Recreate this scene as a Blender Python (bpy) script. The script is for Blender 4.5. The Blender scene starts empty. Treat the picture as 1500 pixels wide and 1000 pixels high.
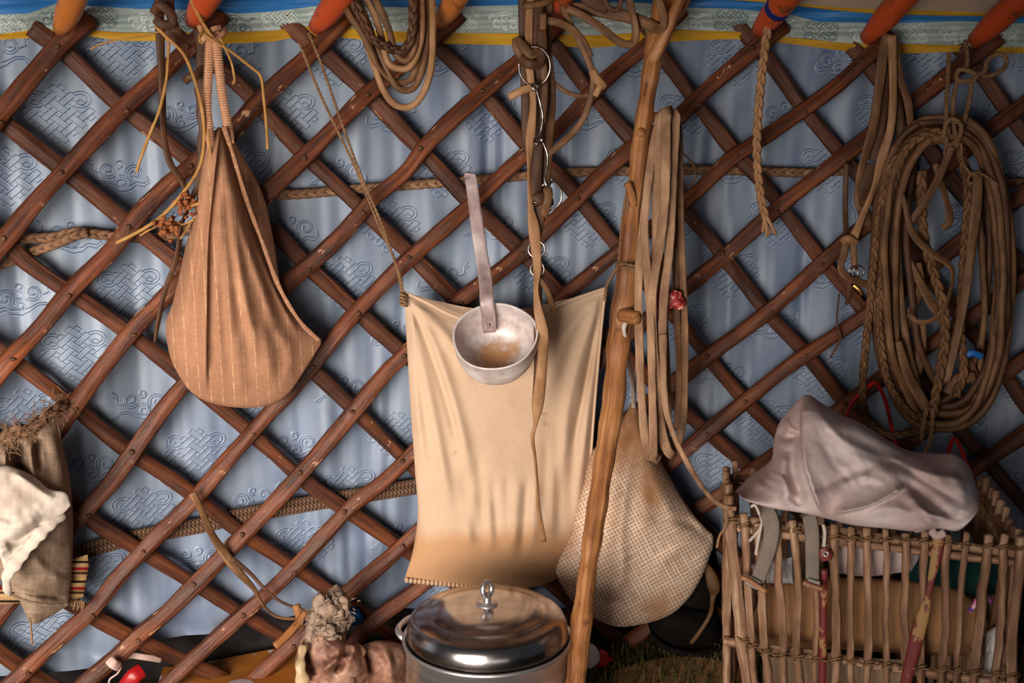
import bpy, math, random
import numpy as np
from mathutils import Vector
rnd = random.Random(7)
COL = bpy.context.scene.collection
# ------------------------------------------------------------------ camera and rays
CAM = np.array([0.0, -2.2, 1.08]); PITCH = math.radians(11.0); K = 36.0/(40.0*1500.0)
FW = np.array([0, math.cos(PITCH), -math.sin(PITCH)]); RT = np.array([1.0, 0, 0]); UP = np.array([0, math.sin(PITCH), math.cos(PITCH)])
AX, AY, R = 0.5, -2.857, 2.9            # the round wall: a vertical cylinder
def ray(px, py):
    px = np.asarray(px, float); py = np.asarray(py, float)
    return FW + ((px-750)*K)[..., None]*RT - ((py-500)*K)[..., None]*UP
def tdepth(px, py, off):
    d = ray(px, py); ox, oy = CAM[0]-AX, CAM[1]-AY; rr = R-np.asarray(off, float)
    a = d[..., 0]**2+d[..., 1]**2; b = ox*d[..., 0]+oy*d[..., 1]; c = ox*ox+oy*oy-rr*rr
    return (-b+np.sqrt(b*b-a*c))/a
def P(px, py, off):                     # a point standing `off` metres inside the round wall
    return CAM+tdepth(px, py, off)[..., None]*ray(px, py)
def PY(px, py, y):
    d = ray(px, py); return CAM+((np.asarray(y, float)-CAM[1])/d[..., 1])[..., None]*d
def PZ(px, py, z):
    d = ray(px, py); return CAM+((np.asarray(z, float)-CAM[2])/d[..., 2])[..., None]*d
def mpp(p):                             # metres per pixel at a point
    return float(np.dot(np.asarray(p)-CAM, FW))*K
def wall_pt(u, z, off):                 # arc length along the wall, height, distance inside
    th = np.asarray(u, float)/R; rr = R-np.asarray(off, float)
    return np.stack([AX+rr*np.sin(th), AY+rr*np.cos(th), np.asarray(z, float)+0*th], -1)
def to_px(q):
    d = np.asarray(q)-CAM; return 750+d@RT/(d@FW)/K, 500-d@UP/(d@FW)/K
def to_uz(p):
    p = np.asarray(p); return np.arctan2(p[..., 0]-AX, p[..., 1]-AY)*R, p[..., 2]
# ------------------------------------------------------------------ objects
ORG = {}
def tag(o, label=None, cat=None, group=None, kind=None):
    if label: o['label'] = label
    if cat: o['category'] = cat
    if group: o['group'] = group
    if kind: o['kind'] = kind
    return o
def thing(name, loc, label, cat, group=None):
    o = bpy.data.objects.new(name, None); COL.objects.link(o); o.empty_display_size = .05
    o.location = Vector([float(c) for c in loc]); ORG[o] = np.array([float(c) for c in loc])
    return tag(o, label, cat, group)
class MB:
    def __init__(s): s.v = []; s.f = []; s.uv = []; s.mi = []; s.n = 0
    def add(s, v, f, uv=None, mi=0):
        v = np.asarray(v, float).reshape(-1, 3); s.v.append(v)
        s.uv.append(np.asarray(uv, float).reshape(-1, 2) if uv is not None else np.zeros((len(v), 2)))
        s.f += [tuple(i+s.n for i in q) for q in f]; s.mi += [mi]*len(f); s.n += len(v); return s
    def build(s, name, mats, parent=None, smooth=True, label=None, cat=None, group=None, kind=None, origin=None):
        v = np.concatenate(s.v); uv = np.concatenate(s.uv)
        if parent is not None: og = ORG[parent]
        else:
            og = np.array([(v[:, 0].min()+v[:, 0].max())/2, (v[:, 1].min()+v[:, 1].max())/2, v[:, 2].min()]) if origin is None else np.array(origin, float)
        me = bpy.data.meshes.new(name); me.from_pydata((v-og).tolist(), [], s.f)
        if not isinstance(mats, (list, tuple)): mats = [mats]
        for m in mats: me.materials.append(m)
        if len(mats) > 1: me.polygons.foreach_set('material_index', s.mi)
        lay = me.uv_layers.new(name='UVMap'); li = np.zeros(len(me.loops), dtype=np.int32); me.loops.foreach_get('vertex_index', li)
        lay.data.foreach_set('uv', uv[li].astype(np.float32).ravel())
        me.polygons.foreach_set('use_smooth', [smooth]*len(me.polygons)); me.update()
        o = bpy.data.objects.new(name, me); COL.objects.link(o); ORG[o] = og
        if parent is not None: o.parent = parent
        else: o.location = Vector(og.tolist())
        return tag(o, label, cat, group, kind)
def cat_rom(pts, n):
    p = np.asarray(pts, float)
    if len(p) == 2: return p[0]+(p[1]-p[0])*np.linspace(0, 1, n)[:, None]
    q = np.vstack([2*p[0]-p[1], p, 2*p[-1]-p[-2]]); m = len(p)-1
    T = np.linspace(0, m, n); i = np.minimum(T.astype(int), m-1); t = (T-i)[:, None]
    a, b, c, d = q[i], q[i+1], q[i+2], q[i+3]
    return .5*(2*b+(c-a)*t+(2*a-5*b+4*c-d)*t*t+(3*b-a-3*c+d)*t**3)
def resample(pts, n):                   # smooth then even spacing by the first two/three channels
    c = cat_rom(pts, max(60, 12*len(pts))); k = min(3, c.shape[1])
    L = np.r_[0, np.cumsum(np.linalg.norm(np.diff(c[:, :k], axis=0), axis=1))]
    T = np.linspace(0, L[-1], n); return np.stack([np.interp(T, L, c[:, j]) for j in range(c.shape[1])], 1)
def frames(p, twist=None):
    T = np.gradient(p, axis=0); T /= np.linalg.norm(T, axis=1)[:, None]+1e-12
    V = CAM-p; V /= np.linalg.norm(V, axis=1)[:, None]
    S = np.cross(T, V); S /= np.linalg.norm(S, axis=1)[:, None]+1e-12
    Nn = np.cross(S, T)
    if twist is not None:
        c, s = np.cos(twist)[:, None], np.sin(twist)[:, None]; S, Nn = c*S+s*Nn, c*Nn-s*S
    return T, S, Nn
def sweep(mb, p, w, t, sides=10, twist=None, cap=True, mi=0, sq=1.0, jit=0):
    """ellipse (sq=1) or box-like (sq<1) section of half width w, half thickness t swept along p"""
    p = np.asarray(p, float); n = len(p); w = np.broadcast_to(w, (n,)); t = np.broadcast_to(t, (n,))
    T, S, Nn = frames(p, twist); A = np.linspace(0, 2*math.pi, sides, endpoint=False)
    ca = np.sign(np.cos(A))*np.abs(np.cos(A))**sq; sa = np.sign(np.sin(A))*np.abs(np.sin(A))**sq
    v = p[:, None]+S[:, None]*(w[:, None]*ca)[..., None]+Nn[:, None]*(t[:, None]*sa)[..., None]
    if jit:                                        # hewn facets that wander along the length
        jr = np.random.RandomState(n*7+mb.n % 97+int(abs(p[0, 0])*1e4) % 1000); J = jr.uniform(-1, 1, (n+4, sides)); J = sum(J[k:k+n] for k in range(5))/2.5
        v = p[:, None]+(v-p[:, None])*(1+jit*J)[..., None]
    L = np.r_[0, np.cumsum(np.linalg.norm(np.diff(p, axis=0), axis=1))]
    per = 2*math.pi*max(float(w.mean()+t.mean())/2, 1e-4)
    uv = np.stack(np.broadcast_arrays(L[:, None]+L[0], (np.abs(A-math.pi)/math.pi*per/2)[None]), -1) + np.array([mb.n*.137 % 7, 0])
    f = []
    for i in range(n-1):
        for j in range(sides):
            k = (j+1) % sides; f.append((i*sides+j, i*sides+k, (i+1)*sides+k, (i+1)*sides+j))
    v = v.reshape(-1, 3); uv = uv.reshape(-1, 2)
    if cap:
        b = len(v); v = np.vstack([v, p[0]-T[0]*t[0]*.3, p[-1]+T[-1]*t[-1]*.3]); uv = np.vstack([uv, uv[0], uv[-1]])
        f += [(b, (j+1) % sides, j) for j in range(sides)]
        o = (n-1)*sides; f += [(b+1, o+j, o+(j+1) % sides) for j in range(sides)]
    mb.add(v, f, uv, mi); return mb
def path(pts, n=40, off=None):
    """[(px,py,off[,halfwidth px])...] -> points in the world, half widths in metres"""
    a = np.array([(q if off is None else (q[0], q[1], off)+tuple(q[2:])) for q in pts], float)
    c = resample(a, n) if len(a) > 2 else a[0]+(a[-1]-a[0])*np.linspace(0, 1, n)[:, None]
    p = P(c[:, 0], c[:, 1], c[:, 2]); m = ((p-CAM)@FW)*K
    w = c[:, 3]*m if a.shape[1] > 3 else None
    return p, w
def strap(mb, pts, n=40, hw=None, ratio=.3, off=None, twist=None, sides=10, mi=0, wob=0, sq=.8):
    p, w = path(pts, n, off)
    if hw is not None: w = hw*((p-CAM)@FW)*K
    if wob: w = w*(1+wob*np.array([math.sin(i*.83)+math.sin(i*.31+2) for i in range(n)])*.5)
    tw = None if twist is None else np.interp(np.linspace(0, 1, n), np.linspace(0, 1, len(twist)), twist)
    return sweep(mb, p, w, np.maximum(w*ratio, .0006), sides, tw, mi=mi, sq=sq)
def braid(mb, p, rad, turns_per=None, strands=3, sides=6, mi=0):
    """plaited rope of radius rad along p"""
    p = np.asarray(p, float); n = len(p); L = np.r_[0, np.cumsum(np.linalg.norm(np.diff(p, axis=0), axis=1))]
    rad = np.broadcast_to(rad, (n,)); per = turns_per or 7.5*float(rad.mean())
    T, S, Nn = frames(p)
    for k in range(strands):
        ph = 2*math.pi*(L/per+k/strands)
        c = p+S*(rad*.55*np.sin(ph))[:, None]+Nn*(rad*.38*np.sin(2*ph))[:, None]
        sweep(mb, c, rad*.52, rad*.44, sides, mi=mi)
    return mb
def twine(mb, p, rad, per=None, strands=2, sides=6, mi=0):
    """laid (twisted) cord"""
    p = np.asarray(p, float); n = len(p); L = np.r_[0, np.cumsum(np.linalg.norm(np.diff(p, axis=0), axis=1))]
    rad = np.broadcast_to(rad, (n,)); per = per or 6*float(rad.mean()); T, S, Nn = frames(p)
    for k in range(strands):
        ph = 2*math.pi*(L/per+k/strands)
        sweep(mb, p+S*(rad*.48*np.cos(ph))[:, None]+Nn*(rad*.48*np.sin(ph))[:, None], rad*.55, rad*.55, sides, mi=mi)
    return mb
def dense(pts, off=None, rad_px=4, per=7.5, k=7):
    """sample a pixel path finely enough for plaits"""
    p, w = path([tuple(q[:2])+((q[2],) if off is None else ()) for q in pts] , 80, off)
    L = np.linalg.norm(np.diff(p, axis=0), axis=1).sum(); r = rad_px*mpp(p[40]); n = int(min(900, max(30, L/(per*r)*k*2)))
    return path([tuple(q[:2])+((q[2],) if off is None else ()) for q in pts], n, off)[0], r
def lathe(mb, prof, c, axis=(0, 0, 1), seg=64, mi=0, jit=None):
    ax = Vector(axis).normalized(); q = Vector((0, 0, 1)).rotation_difference(ax)
    n = len(prof); v = []; uv = []
    for i, (r, z) in enumerate(prof):
        for j in range(seg):
            a = 2*math.pi*j/seg; rr = r*(1+(jit(a, z) if jit else 0))
            w = q @ Vector((rr*math.cos(a), rr*math.sin(a), z)); v.append((w.x+c[0], w.y+c[1], w.z+c[2])); uv.append((r*math.cos(a), r*math.sin(a)))
    f = []
    for i in range(n-1):
        for j in range(seg):
            k = (j+1) % seg; f.append((i*seg+j, i*seg+k, (i+1)*seg+k, (i+1)*seg+j))
    return mb.add(v, f, uv, mi)
def ring(mb, c3, r, rad, nrm=None, a0=0, a1=360, n=40, sy=1.0, tilt=0):
    """metal ring round c3 facing nrm"""
    V = np.array(nrm if nrm is not None else CAM-c3, float); V /= np.linalg.norm(V)
    X = np.cross([0, 0, 1], V); X /= np.linalg.norm(X); Y = np.cross(V, X)
    X = X*math.cos(tilt)+V*math.sin(tilt)
    A = np.radians(np.linspace(a0, a1, n)); p = c3+X*(r*np.cos(A))[:, None]+Y*(r*sy*np.sin(A))[:, None]
    return sweep(mb, p, rad, rad, 8, cap=(a1-a0) < 359)
def blob(mb, c, rx, ry, rz, seg=14, rings=9, noise=0, seed=0, mi=0):
    g = random.Random(seed); ph = [g.uniform(0, 6.28) for _ in range(6)]; v = []; uv = []
    for i in range(rings+1):
        th = math.pi*i/rings
        for j in range(seg):
            a = 2*math.pi*j/seg; k = 1+noise*(math.sin(2*a+ph[0]+2*th)+math.sin(3*a+ph[1]-th*2)+math.sin(3*th+ph[2])+.7*math.sin(5*a+ph[3]+4*th))*.35
            v.append((c[0]+rx*k*math.sin(th)*math.cos(a), c[1]+ry*k*math.sin(th)*math.sin(a), c[2]+rz*k*math.cos(th))); uv.append((a*rx, th*rz))
    f = [(i*seg+j, (i+1)*seg+j, (i+1)*seg+(j+1) % seg, i*seg+(j+1) % seg) for i in range(rings) for j in range(seg)]
    return mb.add(v, f, uv, mi)
# ------------------------------------------------------------------ cloth bodies
def vnoise(x, y, seed=0):
    x = np.asarray(x, float); y = np.asarray(y, float)
    def h(i, j): 
        s = np.sin(i*127.1+j*311.7+seed*74.7)*43758.5453; return s-np.floor(s)
    i, j = np.floor(x), np.floor(y); fx, fy = x-i, y-j; fx = fx*fx*(3-2*fx); fy = fy*fy*(3-2*fy)
    return (h(i, j)*(1-fx)+h(i+1, j)*fx)*(1-fy)+(h(i, j+1)*(1-fx)+h(i+1, j+1)*fx)*fy-.5
def fold_field(X, Y, folds):
    """folds: (polyline px, width px, height m[, step]) ; a step fold drops sharply on one side"""
    D = np.zeros_like(X)
    for fo in folds:
        pl, wd, am = np.asarray(fo[0], float), fo[1], fo[2]; step = fo[3] if len(fo) > 3 else 0
        pl = resample(pl, 14) if len(pl) > 2 else pl
        best = np.full(X.shape, 1e9); sg = np.zeros_like(X); tt = np.zeros_like(X); m = len(pl)-1
        for i in range(m):
            a, b = pl[i], pl[i+1]; d = b-a; L2 = d@d+1e-9
            t = np.clip(((X-a[0])*d[0]+(Y-a[1])*d[1])/L2, 0, 1); qx, qy = X-a[0]-t*d[0], Y-a[1]-t*d[1]
            dist = np.hypot(qx, qy); k = dist < best
            sg = np.where(k, np.sign(d[0]*qy-d[1]*qx), sg); tt = np.where(k, (i+t)/m, tt); best = np.where(k, dist, best)
        tap = np.minimum(1, np.minimum(tt, 1-tt)*5+.12) if step == 0 else np.minimum(1, np.minimum(tt, 1-tt)*8+.1)
        if step == 0: D += am*np.exp(-(best/wd)**2)*tap
        else: D += np.where(sg*step > 0, am*np.exp(-(best/wd)), am*np.exp(-(best/(wd*.12))**2))*tap
    return D
def pillow(name, top, bottom, left, right, off, mat, parent=None, bulge=.05, back=.03, folds=(), nu=90, nv=110, pa=.6, pb=.6, mode='off',
           rough=.0, nscale=40, prof=None, extra=None, **kw):
    """a cloth body inside four boundary curves (pixels), `off` its depth; front bulges to the room, back to the wall"""
    s = np.linspace(0, 1, nu); t = np.linspace(0, 1, nv)
    B = {k: resample(np.array([q[:2] for q in v], float), m) for k, v, m in (('t', top, nu), ('b', bottom, nu), ('l', left, nv), ('r', right, nv))}
    Sg, Tg = np.meshgrid(s, t)
    G = (1-Tg)[..., None]*B['t'][None]+Tg[..., None]*B['b'][None]+(1-Sg)[..., None]*B['l'][:, None]+Sg[..., None]*B['r'][:, None] \
        - ((1-Sg)*(1-Tg))[..., None]*B['t'][0]-(Sg*(1-Tg))[..., None]*B['t'][-1]-((1-Sg)*Tg)[..., None]*B['b'][0]-(Sg*Tg)[..., None]*B['b'][-1]
    X, Y = G[..., 0], G[..., 1]
    pr = ((4*Sg*(1-Sg)).clip(0, 1)**pa*(4*Tg*(1-Tg)).clip(0, 1)**pb) if prof is None else prof(Sg, Tg)
    mask = np.minimum(1, np.minimum(np.minimum(Sg, 1-Sg)*nu/6, np.minimum(Tg, 1-Tg)*nv/6)).clip(0, 1)
    O = off(Sg, Tg) if callable(off) else np.full(X.shape, float(off))
    D = fold_field(X, Y, folds)*mask
    if rough: D = D+rough*mask*(vnoise(X/nscale, Y/nscale, 3)+.5*vnoise(X/nscale*2.1, Y/nscale*2.1, 5)+.25*vnoise(X/nscale*4.3, Y/nscale*4.3, 8))
    if extra is not None: D = D+extra(X, Y, Sg, Tg)*mask
    fr, bk = O+bulge*pr+D, O-back*pr
    pt = (lambda d: P(X, Y, d)) if mode == 'off' else (lambda d: PY(X, Y, -d))
    f3, b3 = pt(fr), pt(bk); m = mpp(f3[nv//2, nu//2])
    uv = np.stack([(X-X.min())*m, (Y-Y.min())*m], -1)
    idx = np.arange(nu*nv).reshape(nv, nu); q = np.stack([idx[:-1, :-1], idx[1:, :-1], idx[1:, 1:], idx[:-1, 1:]], -1).reshape(-1, 4)
    mb = MB(); mb.add(f3, q.tolist(), uv); mb.add(b3, q[:, ::-1].tolist(), uv+3.0)
    return mb.build(name, mat, parent, **kw)
# ------------------------------------------------------------------ materials
def S(r, g, b):
    f = lambda c: (c/255/12.92 if c/255 <= .04045 else ((c/255+.055)/1.055)**2.4)
    return (f(r), f(g), f(b), 1)
class Mat:
    def __init__(s, name, rough=.7, metal=0, spec=.4):
        s.m = bpy.data.materials.new(name); s.m.use_nodes = True; s.t = s.m.node_tree; s.b = s.t.nodes['Principled BSDF']
        s.b.inputs['Roughness'].default_value = rough; s.b.inputs['Metallic'].default_value = metal; s.b.inputs['Specular IOR Level'].default_value = spec
        s.tc = s.t.nodes.new('ShaderNodeTexCoord')
    def n(s, ty, **kw):
        o = s.t.nodes.new(ty)
        for k, v in kw.items(): setattr(o, k, v)
        return o
    def l(s, a, b): s.t.links.new(a, b)
    def vec(s, coord='UV', sc=(1, 1, 1), rot=0, loc=(0, 0, 0)):
        mp = s.n('ShaderNodeMapping'); s.l(s.tc.outputs[coord], mp.inputs['Vector']); mp.inputs['Scale'].default_value = sc
        mp.inputs['Rotation'].default_value = (0, 0, rot); mp.inputs['Location'].default_value = loc; return mp.outputs['Vector']
    def noise(s, vec, scale=5, detail=5, rough=.55, dist=0):
        o = s.n('ShaderNodeTexNoise'); s.l(vec, o.inputs['Vector']); o.inputs['Scale'].default_value = scale; o.inputs['Detail'].default_value = detail
        o.inputs['Roughness'].default_value = rough; o.inputs['Distortion'].default_value = dist; return o.outputs['Fac']
    def wave(s, vec, scale, dist=0, axis='X', prof='SIN', dsc=1):
        o = s.n('ShaderNodeTexWave', bands_direction=axis, wave_profile=prof); s.l(vec, o.inputs['Vector']); o.inputs['Scale'].default_value = scale
        o.inputs['Distortion'].default_value = dist; o.inputs['Detail Scale'].default_value = dsc; return o.outputs['Fac']
    def ramp(s, fac, *stops):
        o = s.n('ShaderNodeValToRGB'); e = o.color_ramp.elements; s.l(fac, o.inputs['Fac'])
        while len(e) < len(stops): e.new(.5)
        for el, (p, c) in zip(e, stops): el.position = p; el.color = c if len(c) == 4 else (*c, 1)
        return o.outputs['Color']
    def mask(s, fac, lo, hi):
        o = s.n('ShaderNodeMapRange'); s.l(fac, o.inputs['Value']); o.inputs['From Min'].default_value = lo; o.inputs['From Max'].default_value = hi; return o.outputs['Result']
    def math(s, op, a, b=None):
        o = s.n('ShaderNodeMath', operation=op)
        for i, x in enumerate((a, b)):
            if x is None: continue
            if isinstance(x, (int, float)): o.inputs[i].default_value = x
            else: s.l(x, o.inputs[i])
        return o.outputs[0]
    def mix(s, fac, a, b, mode='MIX'):
        o = s.n('ShaderNodeMix', data_type='RGBA', blend_type=mode)
        for i, x in ((0, fac), (6, a), (7, b)):
            if isinstance(x, (int, float)): o.inputs[i].default_value = x
            elif isinstance(x, tuple): o.inputs[i].default_value = x
            else: s.l(x, o.inputs[i])
        return o.outputs[2]
    def sep(s, vec):
        o = s.n('ShaderNodeSeparateXYZ'); s.l(vec, o.inputs[0]); return o.outputs
    def color(s, c):
        if isinstance(c, tuple): s.b.inputs['Base Color'].default_value = c
        else: s.l(c, s.b.inputs['Base Color'])
        return s
    def bump(s, h, strength=.3, dist=.002):
        o = s.n('ShaderNodeBump'); s.l(h, o.inputs['Height']); o.inputs['Strength'].default_value = strength; o.inputs['Distance'].default_value = dist
        prev = s.b.inputs['Normal'].links
        if prev: s.l(prev[0].from_socket, o.inputs['Normal'])
        s.l(o.outputs[0], s.b.inputs['Normal']); return s
def wood(name, dark, mid, light, worn=None, wthr=(.62, .7), rough=.55, gs=1.0):
    m = Mat(name, rough, spec=.35); g = m.noise(m.vec(sc=(6*gs, 130*gs, 1)), 1, 6, .6); b = m.noise(m.vec('Object', (9, 9, 9)), 1, 5)
    c = m.ramp(m.math('ADD', m.math('MULTIPLY', g, .6), m.math('MULTIPLY', b, .4)), (.34, dark), (.5, mid), (.68, light))
    if worn:
        w = m.noise(m.vec(sc=(22, 70, 1), loc=(3, 1, 0)), 1, 7, .65); area = m.noise(m.vec('Object', (3, 3, 3)), 1, 3)
        c = m.mix(m.mask(m.math('MULTIPLY_ADD', w, 1) if False else m.math('ADD', w, m.math('MULTIPLY', area, .25)), wthr[0]+.125, wthr[1]+.125), c, worn)
    m.color(c); k2 = m.noise(m.vec(sc=(3*gs, 40*gs, 1), loc=(9, 4, 0)), 1, 4, .6); m.bump(g, 1, .004); m.bump(k2, 1, .006); m.bump(b, .6, .006); return m.m
def leather(name, a, b, c, rough=.6, sc=1):
    m = Mat(name, rough, spec=.3); x = m.math('ADD', m.math('MULTIPLY', m.noise(m.vec('Object', (24*sc,)*3), 1, 6, .6), .45), m.math('MULTIPLY', m.noise(m.vec(sc=(14*sc, 170, 1)), 1, 5, .6), .55)); y = m.noise(m.vec('Object', (200, 200, 200)), 1, 4)
    m.color(m.ramp(x, (.32, a), (.5, b), (.68, c))); m.bump(y, .3, .0008); m.bump(x, .3, .002); return m.m
def fabric(name, a, b, blot=7, weave=400, rough=.9, wb=.25, stain=None, sthr=(.55, .75), spec=.1, sheen=0.0, wc=None, rot=0.0, wave=0):
    m = Mat(name, rough, spec=spec); x = m.noise(m.vec(sc=(blot, blot, 1)), 1, 6, .6)
    sp = m.noise(m.vec(sc=(150, 150, 1)), 1, 4, .7); c = m.ramp(m.math('ADD', m.math('MULTIPLY', x, .72), m.math('MULTIPLY', sp, .28)), (.3, a), (.7, b)); v = m.vec(rot=rot)
    mp1 = m.n('ShaderNodeMapping'); m.l(v, mp1.inputs['Vector']); mp1.inputs['Scale'].default_value = (weave, weave*.07, 1)
    mp2 = m.n('ShaderNodeMapping'); m.l(v, mp2.inputs['Vector']); mp2.inputs['Scale'].default_value = (weave*.07, weave, 1)
    w1, w2 = m.noise(mp1.outputs[0], 1, 2), m.noise(mp2.outputs[0], 1, 2); w = m.math('MAXIMUM', w1, w2)
    if wave: w = m.math('ADD', m.math('MULTIPLY', w, .6), m.math('MULTIPLY', m.math('MAXIMUM', m.wave(v, wave*.314, 1.2, 'X'), m.wave(v, wave*.314, 1.2, 'Y')), .4))
    c = m.mix(m.math('MULTIPLY', m.mask(w, .62, .40), min(.35, wb*.8)), c, (a[0]*.55, a[1]*.52, a[2]*.5, 1))
    if wc: c = m.mix(m.math('MULTIPLY', m.mask(w, .55, .8), wc[1]), c, wc[0])
    if stain: c = m.mix(m.mask(m.noise(m.vec(sc=(blot*.8, blot*.5, 1), loc=(5, 2, 0)), 1, 5, .6), *sthr), c, stain)
    m.color(c); m.bump(w, wb, .0012); m.bump(sp, wb*.6, .0012); m.bump(x, .2, .003)
    m.b.inputs['Sheen Weight'].default_value = sheen; return m
# ------------------------------------------------------------------ materials of the place
SLAT = wood('slat_wood', S(34, 15, 8), S(86, 40, 16), S(134, 70, 29), S(190, 146, 106), (.64, .68), .5)
SLATB = wood('slat_wood_back', S(30, 14, 8), S(76, 36, 15), S(114, 60, 26), S(178, 132, 96), (.66, .70), .55)
POLEW = wood('pole_wood', S(78, 44, 24), S(146, 94, 54), S(196, 144, 92), S(74, 40, 22), (.57, .69), .42, .7)
STICK = wood('stick_wood', S(74, 48, 36), S(142, 104, 78), S(206, 172, 142), S(78, 46, 34), (.60, .70), .6)
LEATHER = leather('leather', S(62, 40, 25), S(102, 69, 43), S(142, 104, 70))
LEATHERD = leather('leather_dark', S(46, 28, 18), S(76, 47, 29), S(106, 70, 45))
LEATHERL = leather('leather_pale', S(110, 76, 48), S(146, 106, 72), S(176, 136, 98))
ROPE = leather('hair_rope', S(74, 50, 36), S(112, 80, 58), S(150, 116, 88), .9, 2)
TWINE = leather('twine', S(88, 62, 42), S(124, 92, 64), S(152, 120, 88), .9, 2)
def paint(name, c, worn, thr=(.56, .6), rough=.4):
    m = Mat(name, rough); x = m.noise(m.vec('Object', (26, 26, 26)), 1, 7, .62); y = m.noise(m.vec(sc=(5, 60, 1)), 1, 4)
    m.color(m.mix(m.mask(x, *thr), m.mix(.25, c, m.ramp(y, (.3, (c[0]*.5, c[1]*.5, c[2]*.5, 1)), (.7, c))), worn)); m.bump(x, .2, .002); return m.m
ORANGE = paint('orange_paint', S(186, 74, 34), S(120, 62, 30), (.6, .64)); OCHRE = paint('ochre_paint', S(184, 106, 40), S(120, 66, 30), (.6, .7))
STEEL = Mat('steel', .3, 1); STEEL.color(STEEL.ramp(STEEL.noise(STEEL.vec('Object', (90, 90, 90)), 1, 4), (.35, S(90, 78, 70)), (.65, S(176, 170, 166)))); STEEL = STEEL.m
def brocade_mat(name, a, b, c):
    m = Mat(name, .5, spec=.45); x = m.noise(m.vec('Object', (2.2, 2.2, 1.3)), 1, 4); y = m.noise(m.vec('Object', (22, 22, 9)), 1, 5)
    col = m.mix(m.mask(y, .40, 1.3), m.ramp(x, (.35, a), (.65, b)), c)
    t = m.noise(m.vec(sc=(40, 700, 1)), 1, 2); m.color(col); m.bump(t, .12, .0008); m.b.inputs['Sheen Weight'].default_value = .25; m.b.inputs['Sheen Roughness'].default_value = .4
    return m.m
SATIN = brocade_mat('blue_satin', S(100, 113, 138), S(124, 136, 152), S(150, 157, 164))
SATING = brocade_mat('grey_green_satin', S(138, 152, 152), S(156, 168, 162), S(168, 176, 168))
def thread(name, c, r): 
    m = Mat(name, r, spec=.5); m.color(c); return m.m
TH_D, TH_L = thread('thread_shade', S(62, 76, 104), .45), thread('thread_highlight', S(140, 154, 174), .35)  # dark and pale tones paint the shaded and lit edges of the relief
TH_GD, TH_GL = thread('thread_dark_green', S(92, 104, 108), .45), thread('thread_pale_green', S(190, 200, 194), .35)
# ------------------------------------------------------------------ brocade wall hanging
hem_px = [(-260, 1010), (-120, 1000), (0, 984), (79, 979), (146, 974), (180, 958), (220, 938), (300, 929), (376, 908), (440, 900), (520, 887), (600, 893), (700, 900), (800, 890), (900, 880), (1000, 850), (1100, 830), (1300, 800), (1500, 790), (1700, 780)]
hu, hz = to_uz(P(*np.array([(a, b) for a, b in hem_px], float).T, -.03)); 
hem = lambda u: np.interp(u, hu, hz)
def cloth_off(u, z):
    w = vnoise(u*3.2, z*1.1, 2)*1.6
    f = .0075*np.sin(u*34+w*5+np.sin(z*3)*.7)+.0050*np.sin(u*61+w*9+1.3)*(.5+vnoise(u*2, z*2.5, 4))+.006*np.sin(u*13+2*w)
    amp = .55+.6*vnoise(u*1.7+3, z*1.7, 9)
    h = np.clip((z-hem(u))/.16, 0, 1); low = (1-h)**1.5
    f = f*amp+.022*low*np.sin((z-hem(u))*62+u*3+vnoise(u*4, z*3, 6)*4)*.55+.012*low
    f = f*1.5+.013*vnoise(u*26+2*w, z*2.6, 21)+.009*vnoise(u*55+3*w, z*4, 22)+.006*vnoise(u*14, z*9, 12)+.004*vnoise(u*30, z*12, 14)
    return -.034-.02*np.logaddexp(0, -(f+.006)/.02)+.02*math.log(2)+.0*z if False else -.012-.010*np.logaddexp(0, (.016-f)/.010)
U0, U1, ZT = -2.6, 1.6, 1.40
nu, nv = 1500, 260
us = np.linspace(U0, U1, nu); tv = np.linspace(0, 1, nv); Ug, Tg = np.meshgrid(us, tv); Zg = hem(Ug)*(1-Tg)+ZT*Tg
mb = MB(); idx = np.arange(nu*nv).reshape(nv, nu); q = np.stack([idx[:-1, :-1], idx[:-1, 1:], idx[1:, 1:], idx[1:, :-1]], -1).reshape(-1, 4)
mb.add(wall_pt(Ug, Zg, cloth_off(Ug, Zg)), q.tolist(), np.stack([Ug, Zg], -1))
# motifs: interlaced diamond knots and curling clouds, woven as raised lines
def knot_lines():
    L = []; w = .27; N = 4
    for j in range(N):
        for s in (-w, w):
            for fam in (0, 1):
                a0 = -.45
                cuts = [i for i in range(N) if (i+j+fam) % 2 == 0]
                for i in cuts: L.append((fam, (a0, j+s), (i-w-.06, j+s))); a0 = i+w+.06
                L.append((fam, (a0, j+s), (N-.55, j+s)))
    out = []
    for fam, p, q in L: out.append([p, q] if fam == 0 else [p[::-1], q[::-1]])
    for e, sg in ((-.45, -1), (N-.55, 1)):
        for j in range(N):
            out.append([(e, j-w), (e+sg*.22, j-w), (e+sg*.22, j+w), (e, j+w)]); out.append([(j-w, e), (j-w, e+sg*.22), (j+w, e+sg*.22), (j+w, e)])
    c = (N-1)/2; r = []
    for pl in out: r.append([((a-b)*.72, (a+b-2*c)*.62) for a, b in pl])
    for sx in (-1, 1):
        for rr in (.55, .85):
            r.append([(sx*(1.75+rr*math.cos(t)), 1.2+rr*.8*math.sin(t)) for t in np.linspace(-2.3, 2.3, 14)])
    return r
def spiral(cx, cy, r, turns, a0, sx=1):
    return [(cx+sx*(r*(1-.75*k/18))*math.cos(a0+turns*6.28*k/18), cy+(r*(1-.75*k/18))*math.sin(a0+turns*6.28*k/18)) for k in range(19)]
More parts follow.
